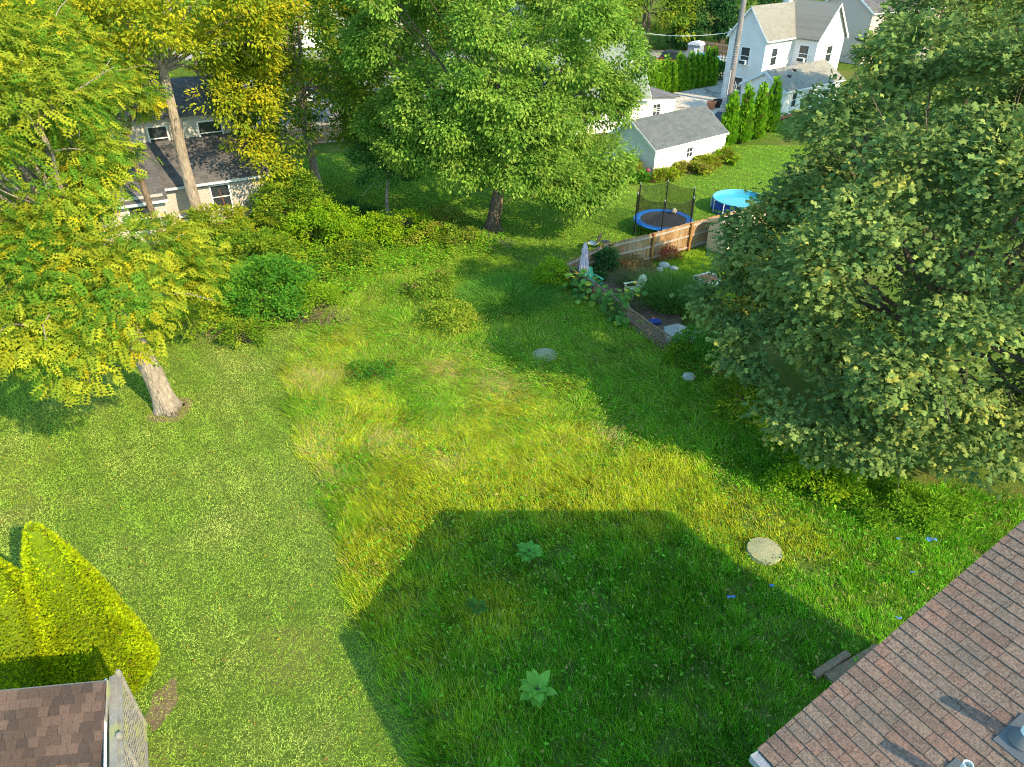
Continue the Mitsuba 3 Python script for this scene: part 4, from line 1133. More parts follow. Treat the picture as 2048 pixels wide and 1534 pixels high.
rg = np.random.default_rng(101)
MC = np.array([14.8, 21.4, 7.5])
L1, D1 = ellipsoid_lobes(MC, (7.0, 6.8, 6.6), 92, rg, inner=.85, low=-.86)
L1[:, 0] += .55 * np.clip((L1[:, 2] - 6) / 3, 0, 1)
keep = ~((L1[:, 0] < 9.6) & (L1[:, 2] > 9)) & ~((L1[:, 2] < 3.4) & (L1[:, 1] < 17.2)); L1, D1 = L1[keep], D1[keep]
L1b, D1b = ellipsoid_lobes(MC, (4.4, 4.4, 4.2), 12, rg, inner=.7)
Lx = np.array([(8.9, 24.0, 3.0), (8.1, 23.0, 4.4), (8.5, 21.0, 3.6), (9.8, 18.6, 2.8), (11.4, 17.2, 2.8), (9.3, 25.0, 4.6), (10.9, 25.9, 4.0), (10.6, 18.0, 2.4), (13.6, 16.8, 3.4), (15.6, 16.6, 3.8), (17.6, 16.8, 4.2), (19.0, 17.8, 4.4), (20.6, 18.4, 4.2), (21.0, 20.2, 6.2), (20.4, 17.6, 5.8), (17.4, 18.2, 5.8), (20.8, 19.4, 8.2), (16.6, 18.4, 2.6), (14.6, 18.6, 2.4), (18.6, 19.4, 3.0)])
L1, D1 = np.vstack([L1, L1b, Lx]), np.vstack([D1, D1b, unit(Lx - MC)])
tree('maple_tree', 'huge dark green maple filling the right side beside the deck', 'tree', [(14.8, 21.4, -.1), (14.7, 21.4, 1.5), (14.9, 21.6, 3.4), (14.8, 21.4, 6.0)], .48, .26, L1, D1,
     dict(lobe_r=1.45, per=900, clumps=26, clump_r=.26, sizej=.42, size=.155, template=MAPLE, tf=MAPLE_F, palette=G_MAPLE, droop=.35, bias=.9, flatz=.75), 'bark_brown', rg, limbs=30, leaf_bsdf='glossy_leaf', fork=(14.8, 21.4, 3.8))

rg = np.random.default_rng(121)
L1, D1 = ellipsoid_lobes((36.5, 60.0, 7.0), (7.0, 5.0, 7.0), 50, rg, inner=.86, low=-.75)
tree('maple_tree', 'second maple behind the huge one, filling the upper right corner', 'tree', [(36.5, 60, -.1), (36.4, 60, 2), (36.5, 60.1, 6)], .42, .24, L1, D1,
     dict(lobe_r=1.85, per=520, clumps=18, clump_r=.36, size=.27, template=MAPLE, tf=MAPLE_F, palette=G_MAPLE, droop=.35, bias=.9, flatz=.75), 'bark_brown', rg, limbs=12, leaf_bsdf='glossy_leaf', fork=(36.5, 60, 4.5))

rg = np.random.default_rng(102)
L2, D2 = ellipsoid_lobes((-1.2, 42.6, 9.6), (7.3, 7.0, 7.6), 66, rg, inner=.84, low=-.72)
Lx = np.array([(3.6, 39.6, 2.9), (4.6, 40.4, 3.2), (2.4, 38.6, 3.6), (-2.5, 38.5, 5.2), (1.2, 37.8, 5.4), (5.0, 41.2, 4.2), (5.2, 42.2, 7.2), (-1.6, 38.4, 5.0), (.2, 38.0, 4.9), (-2.4, 38.6, 6.8), (-.2, 37.4, 6.9), (1.8, 37.6, 7.6), (-7.0, 42.0, 6.0), (-6.6, 43.4, 4.6), (-5.6, 45.5, 4.0)])
L2, D2 = np.vstack([L2, Lx]), np.vstack([D2, unit(Lx - np.array([-.3, 42.6, 6]))])
tree('shade_tree', 'big round crowned green shade tree with a stout trunk in the back lawn', 'tree', [(-1.2, 41.0, -.1), (-1.0, 41.05, 1.2), (-.75, 41.15, 2.6), (-.5, 41.4, 4.2), (-.4, 42, 6.5)], .42, .24, L2, D2,
     dict(lobe_r=1.95, per=2500, clumps=46, clump_r=.25, size=.20, template=DIAMOND, tf=DIAMOND_F, palette=G_LOCUST, droop=.5, bias=.8, flatz=.8), 'bark_brown', rg, limbs=22, fork=(-.6, 41.3, 4.0))

rg = np.random.default_rng(103)
L3, D3 = ellipsoid_lobes((-19.0, 23.6, 10.2), (5.6, 6.0, 4.6), 46, rg, inner=.78, low=-.55)
Lx = np.array([(-12.2, 17.8, 5.6), (-13.6, 17.6, 6.3), (-11.4, 18.6, 6.6), (-15.0, 18.2, 6.0), (-12.4, 22.9, 5.3), (-12.7, 23.6, 6.2), (-12.6, 20.8, 7.3), (-13.4, 21.4, 6.4), (-17.2, 19, 6.4), (-13.2, 19.8, 7.2), (-12.3, 24.3, 4.8), (-14.6, 19.0, 6.0), (-16.2, 20.6, 7.6), (-14.4, 20.4, 7.2), (-14.8, 22.4, 7.4)])
L3, D3 = np.vstack([L3, Lx]), np.vstack([D3, unit(Lx - np.array([-15.5, 23.6, 7]))])
W = dict(lobe_r=1.45, per=460, clumps=26, clump_r=.32, size=.30, template=COMP, tf=COMP_F, palette=G_WALNUT, droop=.35, bias=.8, flatz=.7)
tree('walnut_tree', 'yellow green walnut with a pale leaning trunk on the mown lawn at the left', 'tree', [(-13.3, 22.4, -.1), (-13.55, 22.5, 1.5), (-13.95, 22.7, 3.2), (-14.35, 23.0, 5.2), (-14.8, 23.4, 7.6)], .40, .25, L3, D3, W, 'bark_grey', rg, limbs=26, flare=1.45, limb_r=.13, fork=(-14.3, 23.0, 5.0))

rg = np.random.default_rng(104)
L4, D4 = ellipsoid_lobes((-17.4, 42.4, 12.0), (5.6, 4.6, 3.6), 30, rg, inner=.8, low=-.5)
Lx = np.array([(-14.6, 41.4, 6.6), (-15.2, 41.4, 5.0), (-15.8, 41.0, 7.4), (-13.6, 42.2, 9.2), (-21.4, 41.2, 8.0), (-14.2, 41.4, 3.8), (-22.0, 42.0, 9.6), (-14.0, 42.4, 7.8), (-13.0, 41.0, 10.4), (-12.4, 42.4, 12), (-16.6, 43.6, 9.6), (-21.0, 44.0, 9.4), (-16.6, 42.6, 8.4), (-20.2, 43.0, 8.2), (-19.6, 40.4, 10.0), (-17.8, 40.2, 10.6), (-16.4, 40.8, 9.8), (-20.4, 40.6, 11.2), (-15.2, 41.0, 10.8), (-21.4, 41.0, 10.2), (-18.6, 40.0, 11.8)])
L4, D4 = np.vstack([L4, Lx]), np.vstack([D4, unit(Lx - np.array([-18.2, 42.4, 7]))])
tree('tall_yellow_tree', 'tall yellow leaved tree with a long bare grey trunk forking high before the cream house', 'tree', [(-18.1, 39.9, -.1), (-18.35, 40.0, 2.5), (-18.5, 40.3, 4.8), (-18.6, 40.7, 7.2), (-18.8, 41.2, 9.3)], .36, .22, L4, D4,
     dict(lobe_r=1.3, per=640, clumps=22, clump_r=.28, size=.24, template=SIMPLE, tf=SIMPLE_F, palette=G_YELLOW, droop=.4, bias=.6, flatz=.7), 'bark_grey', rg, limbs=9, flare=1.25, limb_r=.13, fork=(-18.78, 41.15, 9.2))

rg = np.random.default_rng(105)
L5, D5 = ellipsoid_lobes((-22.5, 33.5, 9.2), (5.0, 4.4, 5.2), 26, rg, inner=.8, low=-.6)
tree('walnut_tree', 'second yellow green walnut at the left edge behind the leaning one', 'tree', [(-21.6, 33.0, -.1), (-21.7, 33.1, 3), (-22, 33.4, 6)], .34, .2, L5, D5, dict(W, palette=G_WALNUT[:3], per=260), 'bark_brown', rg, limbs=12, fork=(-22, 33.4, 5.6))
rg = np.random.default_rng(115)
L5, D5 = ellipsoid_lobes((-17.6, 37.2, 6.6), (1.9, 1.7, 2.2), 7, rg, inner=.8, low=-.3)
tree('slender_tree', 'slender dark stemmed tree close to the cream house wall left of the tall bare trunk', 'tree', [(-19.2, 37.2, -.1), (-19.6, 37.4, 2.5), (-19.9, 37.7, 5.0), (-20, 37.9, 6.4)], .20, .12, np.vstack([L5 + [-2.4, .6, 1.5]]), D5,
     dict(lobe_r=1.0, per=220, clumps=12, clump_r=.28, size=.3, template=COMP, tf=COMP_F, palette=G_WALNUT, droop=.5, bias=.6), 'bark_brown', rg, limbs=6, limb_r=.06)

rg = np.random.default_rng(106)
L6, D6 = ellipsoid_lobes((-13.2, 48.6, 8.0), (5.2, 4.6, 7.0), 58, rg, inner=.82, low=-.75)
t6 = tree('locust_tree', 'mixed green and yellow tree with several pale upright stems behind the thicket', 'tree', [(-13.4, 48.5, -.1), (-13.6, 48.6, 3.0), (-13.9, 48.9, 6.5)], .30, .22, L6, D6,
          dict(lobe_r=1.5, per=800, clumps=30, clump_r=.30, size=.25, template=SIMPLE, tf=SIMPLE_F, palette=G_MIX, droop=.35, bias=.7), 'bark_grey', rg, limbs=14, limb_r=.09, fork=(-13.9, 48.9, 6.4))
for a in (-.7, -.25, .2, .65):
    put('stem', tube(wobble(bez((-13.9, 48.9, 6.3), (-13.9 + a * 1.2, 47.6, 9), (-13.9 + a * 3.0, 46.6, 13.5), 8), .06, rg), np.linspace(.17, .06, 8), 8), 'bark_grey', t6, smooth=True)
rg = np.random.default_rng(107)
L7, D7 = ellipsoid_lobes((-7.3, 42.6, 3.7), (2.3, 2.0, 2.0), 14, rg, inner=.75, low=-.7)
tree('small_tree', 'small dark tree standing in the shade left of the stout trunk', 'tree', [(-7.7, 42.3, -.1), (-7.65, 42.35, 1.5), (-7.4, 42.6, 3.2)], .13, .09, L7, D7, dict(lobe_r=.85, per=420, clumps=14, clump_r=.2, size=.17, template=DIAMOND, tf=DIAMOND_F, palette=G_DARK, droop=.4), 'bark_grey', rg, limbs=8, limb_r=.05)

FAR = [((18.5, 107.5, 6.4), (6.0, 5, 6.0), G_MIX, 'bright yellow green tree behind the red car'), ((8.5, 103, 8.0), (6.5, 5, 7.2), G_LOCUST, 'green tree above the grey green roof, far right of the shade tree crown'),
       ((40, 118, 8), (8, 6, 7), G_LOCUST, 'far green tree beyond the white house ridge'), ((56, 104, 9), (9, 7, 8), G_MIX, 'far tree beyond the pink house'), ((-44, 86, 9), (8, 7, 8), G_MIX, 'far yellowish tree at the upper left beyond the cream house'),
       ((-30, 73, 8), (6, 6, 7), G_LOCUST, 'green tree left of the asphalt yard behind the cream house'), ((-3, 122, 9), (9, 6, 8), G_DARK, 'dark far tree behind the pale house with the grey roof'), ((-22, 128, 9), (9, 6, 8), G_LOCUST, 'far green tree behind the house with green shutters'),
       ((-52, 120, 9), (11, 7, 9), G_DARK, 'dark far tree at the upper left corner'), ((22, 132, 9), (10, 6, 9), G_DARK, 'dark far tree behind the ivy wall'), ((-70, 95, 10), (11, 9, 9), G_LOCUST, 'outermost green tree at the upper left'), ((70, 128, 10), (12, 9, 9), G_LOCUST, 'outermost green tree at the upper right'),
       ((-18.5, 66, 6.0), (4.6, 4, 6.0), G_MIX, 'bright green tree between the cream house and the asphalt yard'), ((0.5, 86, 7.4), (5.5, 5, 6.2), G_LOCUST, 'green tree right behind the shade tree, nearest of the far ones'), ((-9.5, 72, 7.5), (4.2, 4, 6), G_DARK, 'dark green tree between the asphalt yard and the shade tree')]
for k, (c, r, pal, lab) in enumerate(FAR):
    rg = np.random.default_rng(200 + k)
    lo_, di_ = ellipsoid_lobes(c, r, 22, rg, inner=.8, low=-.7)
    tree('far_tree', lab, 'tree', [(c[0], c[1], -.1), (c[0] + .1, c[1], c[2] * .4), (c[0], c[1], c[2] * .8)], .32, .2, lo_, di_,
         dict(lobe_r=r[0] * .33, per=420, clumps=30, clump_r=.34, size=.42, template=DIAMOND, tf=DIAMOND_F, palette=pal, droop=.4), 'bark_brown', rg, limbs=6)
rg = np.random.default_rng(240)
lo_, di_ = ellipsoid_lobes((29.5, 110, 5.0), (6.5, 4, 6.5), 34, rg, inner=.9, low=-.6)
tree('ivy_covered_tree', 'broad dark green ivy clad tree mass above the tall brown fence', 'tree', [(29.5, 110, -.1), (29.5, 110, 3), (29.5, 110, 7)], .5, .3, lo_, di_, dict(lobe_r=1.9, per=700, clumps=44, clump_r=.34, size=.42, template=DIAMOND, tf=DIAMOND_F, palette=[((.035, .11, .035), 3), ((.05, .15, .045), 2)], droop=.9), 'bark_brown', rg, limbs=5)


# ---------------------------------------------------------------- pointed evergreens
def evergreen(name, label, cat_, o, h, rad, n, size, pal, group, seed, lump=.12, tip=0.9, core='inner_green'):
    rg = np.random.default_rng(seed)
    t = thing(name, label, cat_, group)
    put('trunk', tube([[o[0], o[1], -.1], [o[0], o[1], h * .8]], [.09, .02], 8), 'bark_brown', t, smooth=True)
    z = h * (1 - np.sqrt(rg.uniform(0, 1, n))) ** 1.0
    z = np.clip(z * 1.0, 0.02 * h, h * .995)
    a = rg.uniform(0, 2 * np.pi, n)
    q = np.column_stack([np.cos(a) * 1.6, np.sin(a) * 1.6, z * .9 / max(rad, .5) * .8])
    prof = rad * (1 - (z / h) ** 1.25) ** .72 * np.clip(z / (.12 * h) + .55, 0, 1)
    lumpy = 1 + lump * 2 * (meshkit.fbm(q * 1.6 + seed, 3, seed) - .5)
    depth = 1 - np.abs(rg.normal(0, .075, n))
    r = prof * lumpy * depth
    out = np.column_stack([np.cos(a), np.sin(a), np.zeros(n)])
    p = np.column_stack([o[0] + r * np.cos(a), o[1] + r * np.sin(a), z])
    tipd = unit(out * .75 + np.array([0, 0, tip]) + rg.normal(0, .3, (n, 3)))
    # flat sprays stand on edge: their faces look sideways, partly outwards
    side = np.column_stack([-np.sin(a), np.cos(a), np.zeros(n)])
    nor = unit(side * rg.normal(0, .7, (n, 1)) + out * .9 + rg.normal(0, .25, (n, 3)) + np.array([0, 0, .45]))
    cols = np.array([x[0] for x in pal]); w = np.array([x[1] for x in pal], float)
    kk = meshkit.fbm(q * 3.1 + 3, 2, seed + 1)
    ci = rg.choice(len(cols), n, p=w / w.sum())
    c = cols[ci] * (.6 + .8 * kk)[:, None]
    brown = rg.uniform(0, 1, n) < .03
    c[brown] = np.array([.20, .13, .05])
    m, cc = leaf_cloud(p, tipd, nor, size * rg.uniform(.55, 1.55, n), SPRAY, SPRAY_F, c, .14, rng=rg)
    put('foliage', m, 'foliage', t, color=cc, kind='stuff')
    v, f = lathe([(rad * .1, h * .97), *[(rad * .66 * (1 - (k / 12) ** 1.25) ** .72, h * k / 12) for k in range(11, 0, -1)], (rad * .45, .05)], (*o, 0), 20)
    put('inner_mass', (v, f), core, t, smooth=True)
    return t


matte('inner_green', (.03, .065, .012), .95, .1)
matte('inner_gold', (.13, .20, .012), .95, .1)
G_ARB = [((.20, .42, .022), 3), ((.15, .34, .022), 2), ((.30, .50, .03), 1)]
G_GOLD = [((.40, .52, .012), 4), ((.50, .60, .014), 3), ((.27, .41, .012), 2)]
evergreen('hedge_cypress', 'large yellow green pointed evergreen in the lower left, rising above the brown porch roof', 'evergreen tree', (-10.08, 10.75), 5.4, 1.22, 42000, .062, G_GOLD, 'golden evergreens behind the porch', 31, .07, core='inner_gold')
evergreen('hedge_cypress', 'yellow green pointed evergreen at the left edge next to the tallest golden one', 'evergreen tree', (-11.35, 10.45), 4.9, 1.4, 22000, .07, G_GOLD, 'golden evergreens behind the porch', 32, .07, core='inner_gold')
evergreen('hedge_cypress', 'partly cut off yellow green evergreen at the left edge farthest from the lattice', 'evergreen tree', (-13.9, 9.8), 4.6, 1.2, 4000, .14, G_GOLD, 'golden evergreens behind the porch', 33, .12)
for k, (x, y, h, r, lab) in enumerate([(17.85, 60.1, 4.2, .50, 'first pointed evergreen right of the garage, split at its top'), (19.2, 60.9, 4.6, .54, 'second pointed evergreen from the garage'), (20.75, 62.2, 4.4, .52, 'third pointed evergreen from the garage'), (22.6, 64.6, 4.5, .60, 'fourth and widest pointed evergreen, farthest from the garage')]):
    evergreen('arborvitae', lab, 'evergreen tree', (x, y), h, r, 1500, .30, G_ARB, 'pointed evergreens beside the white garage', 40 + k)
evergreen('arborvitae', 'lower twin tip leaning against the first pointed evergreen by the garage', 'evergreen tree', (17.45, 59.9), 3.2, .5, 700, .28, G_ARB, 'pointed evergreens beside the white garage', 47)
HEDGE = np.array([(14.6, 79.3), (15.35, 79.7), (16.15, 80.2), (16.9, 80.7), (17.75, 81.3), (18.45, 81.8), (19.2, 82.4), (19.95, 82.9), (20.65, 83.4), (21.35, 83.9), (22.0, 84.3)])
HL = ['leftmost narrow evergreen of the tall row, half behind the grey green roof', 'second narrow evergreen from the left in the tall row', 'third narrow evergreen from the left in the tall row', 'fourth narrow evergreen from the left in the tall row', 'fifth narrow evergreen from the left, tallest of the sunlit ones', 'sixth narrow evergreen, in the middle of the tall row',
      'fifth narrow evergreen from the right in the tall row', 'fourth narrow evergreen from the right in the tall row', 'third narrow evergreen from the right in the tall row', 'second narrow evergreen from the right in the tall row', 'rightmost narrow evergreen of the tall row beside the driveway']
for k, (x, y) in enumerate(HEDGE):
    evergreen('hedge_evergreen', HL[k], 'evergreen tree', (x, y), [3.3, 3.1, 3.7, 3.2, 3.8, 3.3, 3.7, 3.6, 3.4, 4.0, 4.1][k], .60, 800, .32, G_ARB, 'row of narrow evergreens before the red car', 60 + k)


# ---------------------------------------------------------------- shrubs, thicket, vines
def shrub(name, label, cat_, c, rad, n_lobes, per, size, template, tf, pal, seed, lobe_r=None, group=None, bsdf='foliage', stems=6, stem_mat='bark_brown', low=-.1, droop=.15, clump_r=.14, flatz=.8):
    rg = np.random.default_rng(seed)
    t = thing(name, label, cat_, group)
    lo_, di_ = ellipsoid_lobes((c[0], c[1], rad[2] * .35), rad, n_lobes, rg, inner=.72, low=low)
    lo_[:, 2] = np.maximum(lo_[:, 2], .12)
    st = []
    for i in range(stems):
        e = lo_[rg.integers(len(lo_))]
        st.append(tube(wobble(bez((c[0] + rg.normal(0, .12), c[1] + rg.normal(0, .12), -.05), (c[0] * .7 + e[0] * .3, c[1] * .7 + e[1] * .3, e[2] * .7), e, 5), .04, rg), np.linspace(.025, .008, 5), 5))
    if st:
        put('stems', cat(st), stem_mat, t)
    m, cc = crown(lo_, di_, lobe_r or min(rad[:2]) * .42, per, max(4, per // 24), clump_r, size, template, tf, pal, rg, droop=droop, bias=.6, flatz=flatz)
    put('leaves', m, bsdf, t, color=cc, kind='stuff')
    return t


G_BUSH = [((.14, .28, .025), 3), ((.21, .34, .028), 3), ((.30, .39, .03), 2), ((.09, .19, .025), 1)]
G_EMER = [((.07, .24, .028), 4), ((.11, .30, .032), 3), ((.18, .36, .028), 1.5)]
G_LIME = [((.25, .44, .02), 3), ((.34, .49, .025), 2), ((.17, .35, .02), 2)]
G_OLIV = [((.23, .28, .05), 3), ((.33, .33, .06), 2), ((.17, .23, .04), 2)]
G_RED = [((.42, .08, .05), 2), ((.25, .18, .06), 2), ((.48, .15, .08), 1)]
shrubs = [
    ('emerald_bush', 'broad emerald green bush at the near end of the thicket', (-11.6, 30.6), (2.1, 2.3, 2.0), 20, 300, .15, G_EMER, SIMPLE, SIMPLE_F),
    ('thicket_bush', 'lime and green thicket bush right below the cream house corner', (-13.2, 41.4), (2.6, 2.4, 2.2), 20, 260, .19, G_BUSH, SIMPLE, SIMPLE_F),
    ('thicket_bush', 'yellow green thicket bush in front of the cream house wall', (-16.4, 37.6), (2.2, 2.0, 1.9), 16, 240, .19, [G_BUSH[1], G_BUSH[2], G_WALNUT[1]], SIMPLE, SIMPLE_F),
    ('thicket_bush', 'green thicket bush behind the emerald one', (-13.6, 35.0), (2.3, 2.0, 1.6), 16, 240, .18, G_BUSH, SIMPLE, SIMPLE_F),
    ('thicket_bush', 'bright lime bush in the middle of the thicket', (-10.6, 38.6), (2.5, 2.2, 1.5), 18, 260, .17, G_LIME, SIMPLE, SIMPLE_F),
    ('thicket_bush', 'bright lime low bush left of the small dark tree', (-8.2, 38.8), (2.2, 1.7, 1.0), 14, 240, .16, G_LIME, SIMPLE, SIMPLE_F),
    ('weed_patch', 'tall flowering lime weeds in front of the small dark tree', (-5.8, 39.2), (1.9, 1.4, 1.15), 12, 260, .15, [G_LIME[0], G_LIME[1], G_OLIV[1]], SIMPLE, SIMPLE_F),
    ('weed_patch', 'yellow tipped weeds near the fallen branches by the stout trunk', (-3.3, 38.6), (1.5, 1.2, .8), 10, 200, .14, [G_LIME[0], G_OLIV[0]], SIMPLE, SIMPLE_F),
    ('bramble', 'brownish bramble bush with bare twigs left of the stout trunk', (-4.0, 41.0), (1.3, 1.0, 1.0), 9, 150, .12, G_OLIV, SIMPLE, SIMPLE_F),
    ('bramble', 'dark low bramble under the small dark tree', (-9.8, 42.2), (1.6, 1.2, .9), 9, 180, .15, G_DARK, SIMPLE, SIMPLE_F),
    ('thicket_bush', 'yellow tinged bush under the walnut branches at the left end of the thicket', (-14.8, 28.8), (1.8, 1.8, 1.4), 14, 220, .16, [G_BUSH[2], G_BUSH[1], G_WALNUT[1]], SIMPLE, SIMPLE_F),
    ('thicket_bush', 'small green bush on the lawn edge in front of the emerald one', (-11.9, 27.6), (1.0, .8, .7), 8, 180, .12, G_BUSH, SIMPLE, SIMPLE_F),
    ('thicket_bush', 'round leafy bush between the emerald bush and the meadow', (-9.6, 30.8), (1.1, 1.2, .9), 9, 200, .12, [G_BUSH[1], G_LIME[0]], SIMPLE, SIMPLE_F),
    ('thicket_bush', 'low green bush at the edge of the meadow below the lime thicket', (-8.6, 35.8), (1.6, 1.2, .8), 10, 200, .14, G_BUSH, SIMPLE, SIMPLE_F),
    ('olive_bush', 'round olive yellow bush in the meadow at the shadow edge', (-2.9, 29.0), (1.3, 1.2, .75), 14, 160, .12, [((.28, .40, .04), 3), ((.40, .45, .06), 2), ((.20, .32, .03), 2)], DIAMOND, DIAMOND_F),
    ('olive_bush', 'taller reddish stemmed bush behind the round olive one', (-4.0, 32.2), (1.3, 1.1, .65), 12, 140, .13, [((.24, .38, .04), 3), G_BUSH[0], ((.26, .18, .08), .6)], DIAMOND, DIAMOND_F),
    ('green_shrub', 'leafy green shrub left of the lattice fence corner', (2.0, 33.0), (.75, .75, 1.1), 9, 220, .12, G_LIME, SIMPLE, SIMPLE_F),
    ('dark_weeds', 'dark leafy weeds in the middle of the meadow', (-5.6, 24.4), (1.2, 1.0, .35), 8, 110, .12, [G_EMER[0], ((.10, .10, .03), 2), G_BUSH[0]], SIMPLE, SIMPLE_F),
    ('fence_vine', 'dark green leafy vine climbing the board fence behind the parasol', (4.95, 34.6), (.6, .4, 1.35), 12, 130, .14, [((.06, .16, .05), 3), ((.09, .21, .06), 2)], SIMPLE, SIMPLE_F),
    ('ground_vine', 'low dark green vine along the fence foot beside the parasol', (4.05, 33.9), (.9, .45, .45), 8, 130, .14, [((.06, .16, .05), 3), ((.12, .24, .06), 2)], SIMPLE, SIMPLE_F),
    ('barberry', 'dark red leaved bush growing against the board fence', (8.75, 36.45), (.6, .4, .65), 8, 80, .10, G_RED, SIMPLE, SIMPLE_F),
    ('dry_flower_bed', 'dry tan and reddish flower stalks at the foot of the sunny fence', (6.35, 35.1), (1.1, .7, .55), 10, 190, .11, [((.30, .20, .10), 3), ((.22, .20, .08), 2), ((.30, .13, .07), 1), ((.12, .15, .05), 2)], DIAMOND, DIAMOND_F),
    ('garden_lilies', 'yellow green lily clump along the white garage wall, nearest the corner', (10.9, 50.6), (.75, .5, .6), 8, 170, .2, [G_OLIV[1], G_BUSH[2], G_LIME[1]], DIAMOND, DIAMOND_F),
    ('garden_lilies', 'long low bed of yellowing plants in the middle of the garage wall', (13.0, 52.2), (1.7, .6, .5), 12, 170, .2, [((.25, .23, .05), 3), G_BUSH[2], G_OLIV[1]], DIAMOND, DIAMOND_F),
    ('garden_lilies', 'yellowing plants along the garage wall under the small window', (14.6, 53.4), (.9, .6, .7), 9, 170, .2, [((.27, .25, .04), 3), G_BUSH[2]], DIAMOND, DIAMOND_F),
    ('garden_lilies', 'yellow green plants at the far end of the garage wall', (16.3, 54.7), (1.0, .7, .8), 9, 170, .2, [((.25, .25, .04), 3), G_LIME[0]], DIAMOND, DIAMOND_F),
    ('garden_perennials', 'tall orange yellow perennials at the shaded end of the white garage', (8.6, 51.6), (.9, .8, 1.0), 10, 170, .18, [((.28, .22, .04), 2), G_BUSH[1], G_OLIV[1]], DIAMOND, DIAMOND_F),
    ('garden_perennials', 'small dark green clump left of the pink ornament', (9.2, 50.3), (.5, .4, .45), 6, 120, .18, G_EMER, DIAMOND, DIAMOND_F),
    ('clipped_shrub', 'round dark clipped shrub by the driveway next to the house corner', (24.2, 87.5), (1.9, 1.5, 1.5), 14, 240, .2, G_DARK, DIAMOND, DIAMOND_F),
    ('understory_shrub', 'bright green shrub sprouting beneath the maple near the sunny lawn', (10.2, 17.9), (1.5, .9, .7), 11, 260, .13, G_LIME, SIMPLE, SIMPLE_F),
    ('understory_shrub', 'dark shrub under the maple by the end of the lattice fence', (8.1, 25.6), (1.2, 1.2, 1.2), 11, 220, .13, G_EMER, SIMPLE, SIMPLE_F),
    ('understory_shrub', 'shaded green shrub under the maple beside the pale stone', (8.8, 22.6), (1.1, 1.2, .9), 10, 200, .13, G_BUSH, SIMPLE, SIMPLE_F),
    ('understory_shrub', 'low leafy growth along the right edge of the maple shade', (12.6, 16.6), (1.9, .9, .45), 12, 260, .11, [G_LIME[2], G_EMER[2]], SIMPLE, SIMPLE_F),
    ('flowering_vine', 'pink flowered green vine at the near end of the lattice fence', (7.15, 25.6), (.6, .7, .85), 9, 200, .11, [G_LIME[2], G_BUSH[1]], SIMPLE, SIMPLE_F),
]
for k, (nm, lab, c, r, nl, per, sz, pal, tm, tff) in enumerate(shrubs):
    pal = [p if isinstance(p[0], tuple) else (p, 1) for p in pal]
    per = int(per * 1.5)
    shrub(nm, lab, 'vine' if 'vine' in nm else 'bush' if ('bush' in nm or 'shrub' in nm or nm in ('barberry', 'bramble')) else 'plant', c, r, nl, per, sz, tm, tff, pal, 300 + k)
rg = np.random.default_rng(77)
dt = [tube(wobble(bez((-2.9 + rg.normal(0, .3), 40.2 + rg.normal(0, .3), .1), (-2.2 + rg.normal(0, .5), 39.5, .7), (-1.2 + rg.normal(0, .9), 38.4 + rg.normal(0, .6), .25), 6), .06, rg), np.linspace(.035, .01, 6), 5) for _ in range(16)]
solo('fallen_branches', cat(dt), 'bark_grey', 'tangle of bare pale fallen branches in front of the stout trunk', 'branches')
for k, (c, lab) in enumerate([((-9.6, 36.8), 'grey brown dead brush patch between the lime bush and the meadow'), ((-9.3, 29.4), 'grey dead brush on the meadow side of the emerald bush'), ((-13.2, 28.3), 'bare grey twigs under the yellow tinged bush by the walnut')]):
    tw = []
    for _ in range(110):
        b = np.array([c[0] + rg.normal(0, .8), c[1] + rg.normal(0, .4), .1]); e = b + np.array([rg.normal(0, .35), rg.normal(0, .35), rg.uniform(.2, .7)])
        tw.append(tube(wobble(bez(b, (b + e) / 2, e, 4), .08, rg), np.linspace(.014, .006, 4), 4, cap=False))
    labels[solo('dead_brush', cat(tw), 'bark_brown', lab, 'dead brush')]['kind'] = 'stuff'
ds = thing('dead_sapling', 'thin rusty red dead sapling in front of the cream house window', 'dead tree')
put('trunk', tube(wobble(bez((-15.6, 38.2, 0), (-15.9, 38.4, 1.6), (-16.2, 38.6, 3.3), 7), .03, rg), np.linspace(.07, .02, 7), 7), 'rust_bark', ds) if 'rust_bark' in scene else put('trunk', tube(wobble(bez((-15.6, 38.2, 0), (-15.9, 38.4, 1.6), (-16.2, 38.6, 3.3), 7), .03, rg), np.linspace(.07, .02, 7), 7), matte('rust_bark', (.20, .08, .05), .9, .1), ds)
put('twigs', cat([tube(bez(p_ := np.array([-15.75 - .012 * k_, 38.28, .5 + .15 * k_]), p_ + [.1, 0, .1], p_ + [rg.normal(0, .2), rg.normal(0, .2), .2], 3), .012, 4) for k_ in range(16)]), 'rust_bark', ds, kind='stuff')


